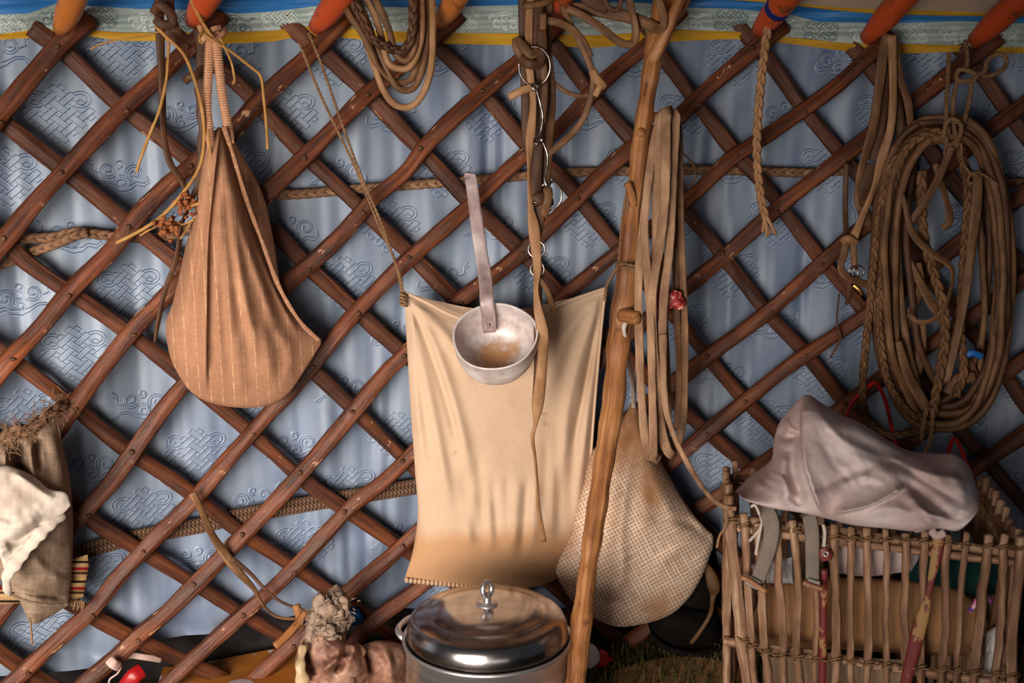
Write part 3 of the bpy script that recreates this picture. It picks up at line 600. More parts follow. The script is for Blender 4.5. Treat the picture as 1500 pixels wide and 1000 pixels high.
blob(b, P(907, 391, .22), .007, .007, .009, 10, 7, .3, 3); b.build('cord', TWINE, t)
# ------------------------------------------------------------------ ladle
ALU = Mat('dull_aluminium', .42, .12); x = ALU.noise(ALU.vec('Object', (26, 26, 26)), 1, 6, .65)
ALU.color(ALU.ramp(x, (.32, S(178, 160, 154)), (.5, S(206, 194, 190)), (.7, S(222, 214, 212)))); ALU.bump(x, .15, .002)
ALUS = Mat('aluminium_tea_stained', .5, .2); x = ALUS.noise(ALUS.vec('Object', (38, 38, 38)), 1, 7, .7); r_ = ALUS.math('POWER', ALUS.math('ADD', ALUS.math('POWER', ALUS.sep(ALUS.tc.outputs['UV'])[0], 2), ALUS.math('POWER', ALUS.sep(ALUS.tc.outputs['UV'])[1], 2)), .5)
k_ = ALUS.mask(ALUS.math('ADD', ALUS.math('MULTIPLY', r_, 14), ALUS.math('MULTIPLY', x, 1.6)), 1.5, 1.05)
ALUS.color(ALUS.mix(k_, ALUS.ramp(x, (.35, S(176, 158, 152)), (.65, S(214, 204, 202))), S(186, 140, 96))); ALUS.bump(x, .15, .002)
rc = P(725, 492, .262); el = math.radians(50); nrm = Vector((-.06, -math.cos(el), math.sin(el))).normalized(); rr = 62*mpp(rc)
t = thing('ladle', rc-np.array(nrm)*.075, 'dented aluminium ladle with a long flat handle hanging in front of the cream bag', 'ladle')
jit = lambda a, z: .012*math.sin(3*a+1)+.010*math.sin(5*a+.4)
out = [(.03, -.072), (.048, -.070), (.058, -.064), (.066, -.050), (.073, -.025), (rr-.001, -.002), (rr+.0015, .001), (rr, .003), (rr-.0025, .001)]
inn = [(rr-.0025, .001), (.071, -.025), (.064, -.049), (.057, -.060), (.047, -.066), (.03, -.068), (.012, -.068), (.0005, -.068)]
b = MB(); lathe(b, [(.0005, -.072)]+out, rc, nrm, 72, jit=jit); bowl = b.build('bowl', ALU.m, t)
b = MB(); lathe(b, inn, rc, nrm, 72, jit=jit); b.build('bowl_inside', ALUS.m, bowl, label='tea-stained inside of the bowl')
hp = [(717, 486, .197, 9.5), (716, 474, .205, 10.5), (715, 460, .213, 10.5), (713, 440, .214, 10.5), (712, 420, .198, 10), (709, 396, .172, 10), (704, 366, .142, 9.5), (699, 330, .122, 9.5), (695, 300, .108, 9), (690, 264, .092, 9), (688, 258, .082, 9), (687, 262, .070, 9)]
b = MB(); strap(b, hp, 70, None, .22, sq=.5, sides=14); ALUT = Mat('tarnished_aluminium', .45, .15); x = ALUT.noise(ALUT.vec(sc=(9, 30, 1)), 1, 5, .6); ALUT.color(ALUT.ramp(x, (.36, S(120, 96, 96)), (.5, S(168, 148, 146)), (.62, S(206, 194, 192)))); ALUT.bump(x, .2, .002); hd = b.build('handle', ALUT.m, t)
b = MB(); blob(b, P(716, 476, .209), .003, .003, .003); b.build('rivet', STEEL, hd)
# ------------------------------------------------------------------ checked sack behind the post
t = thing('hanging_sack', P(930, 915, .14), 'pale checked sacking bag hanging from a stub of the post, right of it', 'sack')
pillow('sack_body', [(924, 590), (928, 588), (934, 590)], [(818, 850), (836, 878), (862, 900), (900, 917), (940, 914), (978, 902), (1005, 880), (1028, 845), (1044, 802)],
       [(924, 590), (900, 640), (868, 660), (852, 720), (832, 790), (815, 830), (818, 850)], [(934, 590), (950, 630), (962, 664), (985, 705), (1010, 745), (1032, 772), (1044, 785), (1044, 802)],
       lambda s, tt: .10+.02*tt, BURL, t, bulge=.085, back=.05, nu=120, nv=140, pa=.6, pb=.55, rough=.005, nscale=50, folds=[
    ([(926, 595), (908, 660), (892, 740), (886, 830)], 14, -.018), ([(928, 600), (916, 700), (908, 780), (905, 850)], 10, .012), ([(930, 605), (940, 700), (946, 800)], 16, .008), ([(934, 610), (960, 700), (1000, 790)], 12, .009),
    ([(870, 870), (890, 880), (920, 885)], 7, -.010), ([(884, 865), (910, 850), (915, 800)], 8, .008), ([(1040, 790), (1000, 800), (960, 830)], 10, .009), ([(1035, 775), (985, 760), (945, 760)], 8, -.007), ([(860, 690), (880, 760), (880, 860)], 8, -.008)])
b = MB(); strap(b, [(919, 468, .285), (914, 480, .292), (917, 500, .27), (922, 535, .22), (927, 565, .17), (928, 590, .125), (928, 600, .12)], 40, 3.2, .8, wob=.15)
strap(b, [(919, 468, .285), (926, 460, .30), (934, 462, .29), (936, 480, .27)], 20, 4, .6); strap(b, [(935, 478, .265), (934, 520, .22), (930, 560, .16), (929, 592, .12)], 30, 2.6, .8); b.build('cord', WHITE, t)
# ------------------------------------------------------------------ jute sack with a white flap at the left edge
t = thing('jute_sack', P(45, 915, .12), 'coarse jute sack with frayed mouth and white canvas flap at the left edge', 'sack')
pillow('sack_body', [(-70, 660), (0, 642), (40, 640), (72, 618), (80, 612)], [(-60, 850), (0, 850), (24, 872), (46, 912), (70, 905), (100, 886)], [(-70, 660), (-90, 750), (-60, 850)], [(80, 612), (92, 650), (102, 700), (107, 760), (106, 830), (100, 886)],
       lambda s, tt: .11-.02*tt, JUTE, t, bulge=.07, back=.05, nu=110, nv=120, rough=.007, nscale=40, folds=[([(30, 640), (26, 680), (36, 720)], 7, -.030), ([(56, 632), (54, 660), (60, 690)], 5, -.018), ([(8, 655), (6, 690), (0, 720)], 6, .018), ([(44, 640), (46, 680), (52, 710)], 6, .016), ([(40, 800), (60, 830), (96, 850)], 9, .010), ([(30, 845), (60, 840), (98, 838)], 7, -.007), ([(30, 650), (24, 690), (40, 740)], 10, -.008), ([(74, 625), (86, 700), (90, 790)], 12, .012), ([(55, 650), (60, 700), (70, 750)], 12, .012), ([(10, 855), (40, 868), (98, 876)], 3, -.010), ([(10, 770), (50, 790), (100, 800)], 10, .008)])
pillow('white_flap', [(-70, 690), (0, 682), (20, 684), (50, 698), (72, 716), (96, 722), (103, 740)], [(-70, 770), (-10, 800), (8, 842), (12, 868), (14, 872)], [(-70, 690), (-80, 730), (-70, 770)], [(103, 740), (92, 752), (70, 765), (56, 790), (40, 815), (14, 840), (14, 872)],
       lambda s, tt: .185-.01*tt, WHITE, t, bulge=.03, back=.02, nu=90, nv=90, rough=.006, nscale=35, folds=[([(0, 800), (30, 790), (70, 762)], 7, -.016), ([(10, 835), (40, 800), (60, 775)], 5, .010), ([(-20, 760), (20, 770), (60, 755)], 8, .008), ([(-10, 815), (15, 800)], 6, .012), ([(20, 690), (50, 712), (80, 728)], 8, .010)], label='frayed white canvas flap')
b = MB(); p, r = dense([(8, 645, .19), (20, 632, .20), (42, 630, .20), (64, 612, .19), (86, 598, .17), (98, 590, .14)], rad_px=10, per=6); braid(b, p, r)
for i in range(240):
    k = rnd.randrange(len(p)); q = p[k]+np.array([rnd.gauss(0, .006), -.006+rnd.gauss(0, .005), rnd.gauss(0, .007)])
    d = np.array([rnd.gauss(0, .012), rnd.gauss(-.004, .008), rnd.gauss(-.004, .014)]); sweep(b, np.stack([q, q+d*.5+[.002, 0, .002], q+d]), .0006, .0006, 4)
b.build('frayed_mouth', ROPE, t)
b = MB(); strap(b, [(92, 752, .17, 7), (78, 764, .185, 9), (58, 782, .195, 9), (38, 806, .20, 9), (20, 828, .20, 9), (10, 846, .195, 8), (11, 864, .18, 5), (16, 872, .17, 2)], 60, None, .4, wob=.25); b.build('turned_edge', WHITE, t, label='pale frayed turned edge')
b = MB(); strap(b, [(18, 872, .165, 2), (46, 882, .16, 2.4), (72, 886, .15, 2.2), (100, 884, .13, 2)], 40, None, .5, wob=.3); b.build('hem', JUTE, t)
b = MB(); strap(b, [(44, 905, .13), (46, 925, .12), (47, 944, .115)], 12, 1.5, 1); b.build('loose_thread', TWINE, t)
# striped woven blanket behind it
STR = Mat('striped_weave', .95, spec=.05); u_ = STR.sep(STR.tc.outputs['UV'])[1]
f_ = STR.math('FRACT', STR.math('MULTIPLY', u_, 30)); STR.color(STR.ramp(f_, (0, S(176, 140, 98)), (.30, S(176, 140, 98)), (.34, S(34, 24, 22)), (.42, S(34, 24, 22)), (.46, S(188, 152, 108)), (.62, S(188, 152, 108)), (.66, S(150, 34, 38)), (.78, S(150, 34, 38)), (.82, S(176, 140, 98)), (.92, S(60, 38, 28)))); 
for n_ in STR.t.nodes:
    if n_.type == 'VALTORGB': n_.color_ramp.interpolation = 'LINEAR'
STR.bump(STR.wave(STR.vec(), 110, .5, 'X'), .5, .001); STR = STR.m
t = thing('striped_blanket', P(60, 885, .06), 'tan blanket edge with red and black stripes behind the jute sack', 'blanket')
pillow('blanket', [(-70, 862), (0, 856), (60, 850), (100, 822), (128, 812)], [(-70, 892), (0, 886), (60, 880), (100, 880), (122, 874)], [(-70, 862), (-75, 876), (-70, 892)], [(128, 812), (130, 830), (126, 850), (122, 874)], .065, STR, t, bulge=.028, back=.015, nu=60, nv=40, folds=[([(100, 846), (116, 848), (128, 846)], 5, -.014)])
b = MB()
for i in range(14):
    x = 103+i*1.5; y = 880+rnd.uniform(-3, 2); strap(b, [(x, y, .075), (x+rnd.uniform(-2, 2), y+5, .074), (x+rnd.uniform(-3, 3), y+rnd.uniform(7, 13), .072)], 6, .8, 1)
b.build('fringe', TWINE, t)
# ------------------------------------------------------------------ upright post
post = [(990, -70, 15), (976, -30, 13), (966, 20, 13.5), (960, 60, 13.5), (953, 110, 13), (947, 150, 13), (940, 200, 12.5), (934, 250, 12.5), (927, 310, 13), (921, 380, 14.5), (916, 430, 18), (909, 480, 17), (903, 540, 16), (899, 585, 17), (893, 625, 15), (884, 680, 15), (875, 740, 15), (866, 800, 14), (858, 860, 14), (850, 930, 15.5), (843, 1000, 16), (836, 1070, 16), (829, 1140, 16)]
offp = lambda y: .16+.22*(y+70)/1210+.50*max(0, (y+70)/1210-.45)**1.3
pp = [(x, y, offp(y), w) for x, y, w in post]
p, w = path(pp, 150)
t = thing('support_post', p[-1], 'peeled forked wooden post leaning in front of the lattice right of the cream bag', 'post')
b = MB(); w = w*(1+.05*np.array([math.sin(i*.9)+math.sin(i*.37+1) for i in range(150)])); sweep(b, p, w, w*.95, 16, jit=.035); b.build('trunk', POLEW, t)
def stub(pts, hw, name='branch_stub'):
    b = MB(); p, _ = path(pts, 14); m = mpp(p[0]); sweep(b, p, np.array([hw]*14)*m*np.linspace(1.15, .85, 14), np.array([hw]*14)*m*np.linspace(1.15, .85, 14), 12); b.build(name, POLEW, t)
stub([(915, 462, .27), (924, 464, .295), (934, 466, .31)], 11); stub([(928, 300, .235), (924, 282, .245), (919, 268, .248)], 6); stub([(898, 590, .27), (901, 588, .30), (905, 587, .31)], 8, 'knot')
stub([(955, 90, .20), (975, 50, .21), (1000, -10, .22), (1012, -40, .22)], 9, 'fork'); stub([(960, 172, .19), (976, 171, .235), (985, 172, .29)], 7); stub([(941, 196, .20), (938, 194, .225)], 8, 'knot')
stub([(875, 735, .31), (877, 733, .335)], 5, 'knot')
# ------------------------------------------------------------------ long strap coil on the post
STRAPM = Mat('strap_leather', .75, spec=.2); x = STRAPM.noise(STRAPM.vec('Object', (34, 34, 12)), 1, 6, .6); y = STRAPM.wave(STRAPM.vec(), 95, 2.5, 'X'); STRAPM.color(STRAPM.mix(STRAPM.math('MULTIPLY', STRAPM.mask(y, .8, 1), .35), STRAPM.ramp(x, (.32, S(112, 80, 60)), (.5, S(146, 112, 86)), (.68, S(178, 142, 112))), S(92, 64, 46))); STRAPM.bump(y, .3, .0008); STRAPM.bump(x, .3, .002); STRAPM = STRAPM.m
t = thing('strap_coil', P(968, 675, .27), 'hank of long brown straps hung over a stub on the upright post', 'strap coil')
H = [[(976, 168, .285), (966, 176, .30), (952, 255, .30), (941, 340, .295), (935, 420, .30), (937, 520, .305), (941, 600, .305), (946, 652, .295), (952, 672, .285), (958, 660, .27)],
     [(980, 166, .29), (962, 190, .29), (950, 262, .315), (944, 330, .315), (948, 400, .315), (953, 470, .32), (955, 560, .32), (957, 640, .315), (958, 674, .30), (966, 664, .27)],
     [(980, 164, .30), (970, 172, .305), (964, 240, .31), (961, 300, .305), (962, 350, .30), (957, 410, .31), (956, 470, .305), (961, 550, .30), (967, 620, .295), (977, 658, .285), (987, 668, .27)],
     [(984, 162, .29), (976, 170, .315), (975, 240, .325), (973, 300, .32), (966, 360, .31), (956, 420, .325), (955, 480, .315), (961, 560, .31), (966, 630, .29)],
     [(984, 166, .28), (990, 174, .30), (986, 250, .31), (983, 320, .305), (979, 380, .31), (973, 430, .32), (970, 500, .31), (968, 560, .30)],
     [(984, 168, .27), (994, 190, .27), (996, 280, .27), (999, 380, .275), (1003, 470, .27), (1003, 560, .265), (1000, 620, .26), (990, 655, .255), (982, 640, .255)],
     [(986, 172, .26), (991, 240, .26), (989, 340, .255), (991, 450, .255), (995, 560, .25), (991, 630, .25)],
     [(972, 180, .27), (966, 300, .275), (970, 420, .275), (976, 520, .265), (978, 600, .26), (972, 660, .26)]]
for i, pts in enumerate(H):
    b = MB(); strap(b, pts, 90, [6.3, 6.2, 7.2, 7.4, 6.6, 5.5, 5, 5.5][i], .24, wob=.06, twist=[0, .35*(-1)**i, -.3, .4*(-1)**i, 0], sq=.6); b.build('loop', [LEATHER, STRAPM][i < 5], t)
b = MB(); strap(b, [(971, 490, .318, 6), (973, 580, .315, 5), (985, 632, .33, 4), (1008, 680, .36, 3.8), (1034, 720, .42, 3.6), (1056, 740, .47, 3.4), (1078, 745, .50, 3)], 60, None, .5, wob=.1); b.build('tail', STRAPM, t)
b = MB(); strap(b, [(990, 222, .27), (1003, 227, .27), (1016, 243, .265), (1019, 260, .26), (1010, 271, .26), (996, 268, .265)], 40, 1.6, 1); b.build('thin_loop', LEATHERD, t)
MEAT = Mat('raw_meat', .35, spec=.5); x = MEAT.noise(MEAT.vec('Object', (60, 60, 60)), 1, 5, .6, 1.5); MEAT.color(MEAT.ramp(x, (.36, S(120, 22, 30)), (.5, S(176, 60, 62)), (.58, S(214, 140, 126)), (.68, S(236, 206, 190)))); MEAT.bump(x, .5, .004)
b = MB(); c = P(974, 438, .285); blob(b, c, .017, .008, .021, 28, 18, .35, 4); blob(b, c+np.array([.016, -.002, -.001]), .018, .008, .012, 26, 16, .55, 9)
tag(b.build('meat_scrap', MEAT.m), 'small scrap of raw red meat caught behind the strap coil on the post', 'meat')
# ------------------------------------------------------------------ coil of leather cord at top
t = thing('cord_coil', P(600, 158, .10), 'coil of brown leather cord drooping from the roof edge, left of centre', 'cord coil')
C = [[(505, -20, .15), (520, 20, .17), (536, 60, .17), (548, 95, .175), (562, 132, .18), (580, 154, .18), (604, 155, .18), (622, 132, .185), (632, 95, .185), (634, 40, .18), (632, -20, .16)],
     [(515, -20, .14), (535, 25, .16), (552, 70, .17), (570, 110, .17), (585, 130, .17), (604, 130, .17), (617, 108, .175), (624, 70, .175), (625, 20, .17), (620, -20, .15)],
     [(525, -20, .16), (548, 20, .18), (560, 60, .185), (568, 90, .19), (582, 100, .19), (600, 98, .19), (612, 75, .19), (618, 40, .19), (616, -20, .17)],
     [(498, -10, .16), (512, 22, .18), (528, 45, .185), (540, 68, .185), (556, 102, .175), (578, 120, .165), (600, 118, .165), (610, 96, .17), (618, 60, .17), (612, -20, .15)],
     [(540, -20, .17), (558, 15, .19), (570, 45, .195), (578, 75, .195), (590, 88, .195), (602, 82, .195), (610, 50, .195), (608, -20, .18)]]
for i, pts in enumerate(C):
    b = MB(); strap(b, pts, 90, 5.2, .85, wob=.04, sq=1); b.build('loop', LEATHERL if i in (0, 2) else LEATHER, t)
for pts in ([(510, -20, .18), (528, 22, .20), (544, 55, .205), (562, 66, .205), (582, 74, .20), (598, 66, .205), (605, 35, .205), (604, -20, .19)],):
    p, r = dense(pts, rad_px=7); b = MB(); braid(b, p, r); b.build('plaited_end', LEATHERD, t)
# ------------------------------------------------------------------ bridle with rings and hooks, middle top
t = thing('bridle', P(786, 480, .18), 'leather bridle with steel rings and wire hooks hanging above the ladle', 'bridle')
def part(name, pts, hw, mat=LEATHER, ratio=.3, n=60, **kw):
    b = MB(); strap(b, pts, n, hw, ratio, **kw); return b.build(name, mat, t)
part('long_strap', [(778, -20, .20, 6), (775, 40, .21, 6), (776, 100, .215, 6), (781, 150, .22, 5), (777, 200, .225, 7), (775, 245, .23, 4), (777, 300, .235, 5), (782, 332, .24, 9), (785, 362, .245, 8), (787, 395, .25, 6), (785, 425, .262, 4), (788, 452, .272, 6.5), (795, 490, .272, 9), (794, 535, .262, 8.5), (788, 590, .245, 9), (785, 618, .235, 3.6), (780, 640, .228, 3.4), (784, 672, .222, 3), (787, 705, .215, 3.2), (789, 745, .205, 4), (797, 793, .19, 4)], None, LEATHERL, .28, 170, twist=[0, .3, -.3, .9, .2, -.4, .5, .1, 1.0, .2])
part('dark_backing', [(792, 400, .235, 4), (789, 440, .245, 5), (789, 480, .255, 7), (790, 540, .24, 8), (786, 590, .225, 7)], None, LEATHERD, .25)
part('strap', [(765, -20, .19), (766, 40, .19), (768, 100, .185), (770, 150, .18), (771, 205, .17), (783, 240, .16)], 6.5, LEATHERD)
part('strap', [(790, -20, .20), (787, 60, .205), (790, 130, .20), (788, 200, .19), (786, 260, .18), (786, 290, .18)], 8, LEATHERD, twist=[0, .4, -.3, .2])
part('strap', [(803, -20, .17), (800, 60, .175), (806, 140, .17), (802, 220, .165), (797, 285, .16), (800, 310, .165)], 8.5, LEATHER, twist=[0, -.4, .4, 0])
part('strap', [(796, 20, .21), (795, 70, .215), (798, 130, .21), (795, 180, .2)], 5, LEATHER)
part('strap', [(770, 90, .21), (760, 75, .215), (757, 60, .215), (766, 68, .225), (778, 80, .23), (790, 72, .225)], 7, LEATHER, .5)
part('strap', [(762, 86, .225), (776, 94, .235), (790, 92, .23), (795, 70, .225), (793, 45, .22)], 7, LEATHERD, .5)
part('toggle_strap', [(746, 141, .215), (752, 139, .22), (766, 132, .225), (778, 128, .225)], 6, LEATHERL, .6, 24)
part('keeper', [(779, 300, .215), (786, 292, .235), (800, 292, .23), (803, 300, .215)], 9, LEATHERD, .5, 24); part('keeper', [(796, 318, .22), (800, 300, .235), (803, 286, .235), (802, 276, .23)], 7, LEATHER, .6, 24)
part('dark_tab', [(792, 296, .222, 9), (790, 315, .225, 9), (786, 340, .228, 8), (786, 365, .23, 6)], None, LEATHERD, .2, 30)
part('side_loop', [(815, -20, .17), (830, 25, .18), (846, 55, .185), (860, 84, .185), (869, 112, .185), (866, 138, .18), (858, 165, .175), (843, 190, .17), (820, 212, .17), (803, 226, .165)], 5, LEATHER, .45, 80)
part('side_strap', [(800, 30, .20), (818, 33, .20), (836, 42, .19), (853, 60, .185), (864, 84, .185)], 6, LEATHER, .4)
part('thin_strap', [(808, 118, .17), (825, 132, .175), (842, 139, .175), (858, 140, .175), (872, 132, .18)], 3.4, LEATHER, .5)
part('toggle', [(868, 104, .195), (874, 115, .2), (880, 122, .2), (884, 127, .195)], 6.5, LEATHERL, .8, 20); part('toggle', [(872, 140, .195), (878, 128, .2), (884, 120, .195)], 5, LEATHERL, .8, 20)
part('tail', [(790, 408, .25, 4), (800, 422, .25, 4), (807, 440, .235, 4.5), (810, 456, .21, 4)], None, LEATHER, .4, 30)
part('thin_strap', [(766, 150, .18), (768, 190, .17), (775, 210, .16), (785, 222, .16)], 3, LEATHERD)
M_ = MB(); c = P(783, 97, .225); ring(M_, c, 24*mpp(c), .0018, tilt=.3, sy=1.15); M_.build('ring', STEEL, t)
b = MB(); p, _ = path([(788, 120, .235), (779, 126, .24), (785, 132, .242), (791, 124, .24), (786, 130, .235), (791, 150, .232), (795, 172, .232), (791, 195, .232), (783, 205, .234), (786, 211, .238), (794, 208, .236)], 70); sweep(b, p, .0024, .0024, 8); b.build('wire_hook', STEEL, t)
b = MB(); p, _ = path([(792, 203, .23), (797, 212, .232), (802, 228, .234), (801, 248, .236), (798, 262, .238), (801, 272, .24), (808, 266, .238)], 50); sweep(b, p, .0024, .0024, 8); b.build('wire_hook', STEEL, t)
b = MB(); c = P(806, 286, .235); ring(b, c, 18*mpp(c), .0019, sy=1.1, tilt=.4, a0=-110, a1=140); b.build('ring', STEEL, t)
for x, y, r in ((786, 365, 12), (787, 394, 10)):
    b = MB(); c = P(x, y, .245); ring(b, c, r*mpp(c), .0017); b.build('ring', STEEL, t)
b = MB(); p, _ = path([(778, 302, .225), (782, 296, .238), (788, 298, .24)], 12); sweep(b, p, .0022, .0022, 8); b.build('buckle', STEEL, t)
# straps strung along the roof edge between bridle and post
t = thing('leather_strap', P(900, 70, .15), 'tangle of brown leather straps strung from the bridle to the post top', 'strap')
part('strap', [(815, 8, .16, 7), (850, 12, .17, 8), (890, 18, .175, 9), (925, 26, .18, 9), (950, 36, .19, 9), (965, 42, .215, 7), (973, 34, .225, 6), (968, 10, .22, 6), (955, -25, .21, 6)], None, LEATHER, .3, 80)
part('strap', [(830, 12, .18), (856, 24, .19), (882, 42, .195), (905, 60, .195), (924, 65, .195), (931, 55, .195), (930, 35, .195), (922, 0, .19), (920, -25, .19)], 6, LEATHER, .4, 80, twist=[0, .3, -.2, .5, 0])
part('strap', [(880, -20, .20), (890, 8, .205), (900, 15, .205), (908, 8, .205), (912, -20, .20)], 3.5, LEATHERD, .5, 40)
part('strap', [(845, -20, .18), (866, 2, .185), (890, 12, .185)], 9, LEATHERD, .3, 30); part('strap', [(768, 5, .20), (775, 8, .215), (800, 3, .21), (826, -18, .2)], 5, LEATHER, .5, 30)
# ------------------------------------------------------------------ short braid
t = None
p, r = dense([(1132, -20, .12), (1126, 30, .125), (1118, 90, .125), (1112, 150, .12), (1109, 200, .115), (1110, 250, .11), (1115, 290, .11), (1121, 318, .11)], rad_px=6.5)
t = thing('braided_cord', p[-1], 'short plaited leather cord hanging alone with a frayed end, right of the post', 'cord')
b = MB(); braid(b, p, r); b.build('plait', LEATHERL, t)
b = MB()
for e in ((1117, 340), (1123, 346), (1129, 344), (1137, 343), (1125, 338)): strap(b, [(1119+rnd.uniform(-3, 3), 312, .112), ((1119+e[0])/2+rnd.uniform(-2, 2), 328, .116), (e[0], e[1], .108)], 14, 2.4, .5)
b.build('frayed_end', LEATHERL, t)
# ------------------------------------------------------------------ halter straps right
t = thing('halter', P(1262, 510, .08), 'dark leather halter with small buckles hanging left of the big rope coil', 'halter')
HB = [([(1300, 50, .105, 8), (1292, 90, .11, 8), (1286, 140, .11, 7), (1278, 190, .11, 8), (1268, 225, .11, 7), (1258, 262, .11, 5), (1256, 300, .11, 4), (1272, 312, .11, 4)], LEATHER, [0, .3, .6, 0]),
      ([(1306, 52, .11, 7), (1308, 100, .115, 6), (1308, 150, .115, 6), (1304, 190, .12, 6), (1292, 230, .12, 7), (1282, 270, .12, 6), (1262, 320, .12, 5), (1250, 348, .125, 7)], LEATHERL, [0, .5, -.3, .9, 0]),
      ([(1310, 55, .10, 5), (1318, 110, .10, 5), (1330, 150, .10, 6), (1334, 185, .09, 5)], LEATHER, [0, .5, 0]), ([(1309, 60, .09, 6), (1312, 130, .09, 7), (1318, 180, .09, 8), (1322, 210, .085, 7)], LEATHERD, [0, .4, 0]),
      ([(1298, 60, .09, 9), (1294, 140, .09, 10), (1286, 200, .09, 9), (1280, 235, .09, 10)], LEATHERD, [0, .3, 0]),
      ([(1240, 240, .075, 4), (1238, 300, .075, 4), (1240, 352, .10, 4)], LEATHERD, [0, .3]),
      ([(1240, 350, .12, 6), (1236, 372, .12, 6), (1231, 392, .125, 5), (1240, 404, .13, 6), (1262, 414, .13, 6), (1292, 424, .12, 5)], LEATHER, [0, .6, 0]),
      ([(1250, 356, .12, 5), (1251, 376, .12, 5), (1252, 395, .12, 5)], LEATHER, [0, .1]), ([(1244, 400, .12, 4), (1244, 430, .11, 4), (1240, 446, .10, 3)], LEATHERD, [0, .4]),
      ([(1275, 240, .10, 12), (1270, 270, .105, 13), (1264, 300, .10, 10), (1272, 330, .095, 8)], LEATHERD, [0, .6, 0])]
for pts, m, tw in HB:
    b = MB(); strap(b, pts, 60, None, .3, twist=tw); b.build('strap', m, t)
b = MB(); strap(b, [(1234, 354, .13), (1242, 350, .142), (1254, 356, .13)], 16, 6, .5); b.build('keeper', LEATHERL, t)
for x, y, r in ((1258, 397, 8), (1250, 398, 7)):
    b = MB(); c = P(x, y, .132); ring(b, c, r*mpp(c), .0016, tilt=.5); b.build('ring', STEEL, t)
BRASS = Mat('brass', .35, 1); BRASS.color(S(196, 150, 84)); b = MB(); strap(b, [(1250, 417, .135), (1258, 424, .137), (1263, 432, .135)], 12, 3.5, .7); b.build('brass_tag', BRASS.m, t)
b = MB(); strap(b, [(1229, 430, .06), (1226, 470, .06), (1231, 495, .06), (1217, 523, .06)], 30, 1.6, 1); b.build('black_thong', LEATHERD, t)
# ------------------------------------------------------------------ big coil
t = thing('rope_coil', P(1375, 640, .12), 'large coil of leather rope hung by twine at the right', 'rope coil')
g = random.Random(11)
def oval(xl, xr, yt_, yb_, o, sk=0, tilt=0, n=26, a0=100, a1=460):
    q = []
    for k in range(n):
        a = math.radians(a0+(a1-a0)*k/(n-1)); ca, sa = math.cos(a), math.sin(a)
        x = (xl+xr)/2+(xr-xl)/2*np.sign(ca)*abs(ca)**.72+sk*sa; y = (yt_+yb_)/2-(yb_-yt_)/2*np.sign(sa)*abs(sa)**.9
        q.append((x+g.uniform(-2, 2), y, o+.018*math.sin(2*a+tilt)+g.uniform(-.003, .003)))
    return q
OV = [(1282, 1481, 172, 628, .14, 0), (1290, 1476, 180, 616, .15, 4), (1296, 1470, 190, 606, .165, -4), (1302, 1464, 186, 596, .14, 6), (1309, 1460, 200, 622, .16, 3), (1278, 1448, 178, 590, .125, 8), (1318, 1440, 206, 600, .13, -8), (1330, 1474, 196, 580, .12, -12)]
for i, (a, b_, c, d, o, sk) in enumerate(OV):
    b = MB(); strap(b, oval(a, b_, c, d, o, sk, i), 130, 5.6 if i < 5 else 5, .75, wob=.03, sq=1); b.build('loop', [LEATHER, LEATHERD, LEATHER, LEATHERD][i % 4], t)
for pts, rp in (([(1378, 190, .17), (1330, 215, .17), (1304, 290, .17), (1292, 400, .17), (1288, 480, .17), (1302, 560, .175), (1334, 605, .17), (1362, 610, .16)], 6), ([(1376, 195, .15), (1308, 240, .15), (1284, 350, .15), (1272, 470, .15), (1264, 560, .15), (1270, 610, .15), (1300, 636, .15), (1340, 632, .14), (1362, 625, .14)], 6),
                ([(1402, 200, .17), (1418, 280, .17), (1414, 350, .17), (1410, 420, .17), (1406, 480, .16), (1412, 540, .16), (1400, 580, .16)], 7), ([(1350, 250, .16), (1352, 340, .16), (1368, 400, .165), (1382, 450, .17), (1384, 500, .175), (1374, 560, .18), (1366, 605, .18)], 7.5)):
    p, r = dense(pts, rad_px=rp); b = MB(); braid(b, p, r); b.build('plaited_rope', LEATHER, t)
FL = [([(1394, 215, .18, 6), (1375, 260, .185, 6), (1352, 300, .19, 6), (1330, 330, .185, 5)], [0, .5, 0]), ([(1322, 285, .19, 3), (1336, 340, .195, 5), (1362, 368, .20, 6), (1386, 384, .20, 6), (1396, 402, .20, 4), (1388, 440, .195, 4), (1370, 466, .19, 4), (1346, 472, .185, 4), (1330, 460, .18, 4)], [0, .5, .9, .2]),
      ([(1432, 250, .18, 7), (1430, 300, .18, 8), (1418, 400, .18, 7), (1404, 480, .175, 7), (1384, 560, .175, 7)], [0, .4, -.4, 0]), ([(1316, 500, .18, 5), (1330, 550, .185, 8), (1350, 585, .185, 8), (1360, 605, .18, 5)], [0, .5, 0]),
      ([(1370, 240, .12, 5), (1388, 300, .12, 6), (1390, 325, .12, 6), (1380, 335, .12, 4)], [0, .8, 0]), ([(1330, 380, .13, 5), (1362, 440, .13, 7), (1400, 500, .13, 7), (1424, 540, .13, 6), (1432, 570, .14, 6), (1420, 610, .14, 5)], [0, .5, 0]),
      ([(1345, 385, .12, 5), (1348, 420, .12, 6), (1330, 470, .12, 7), (1322, 500, .12, 5)], [0, .6, 0]), ([(1428, 552, .15, 8), (1404, 556, .155, 9), (1388, 576, .15, 9)], [0, .2]), ([(1350, 470, .12, 7), (1348, 520, .12, 8), (1338, 560, .12, 7)], [0, .3])]
for pts, tw in FL:
    b = MB(); strap(b, pts, 60, None, .3, twist=tw); b.build('strap_end', LEATHER, t)
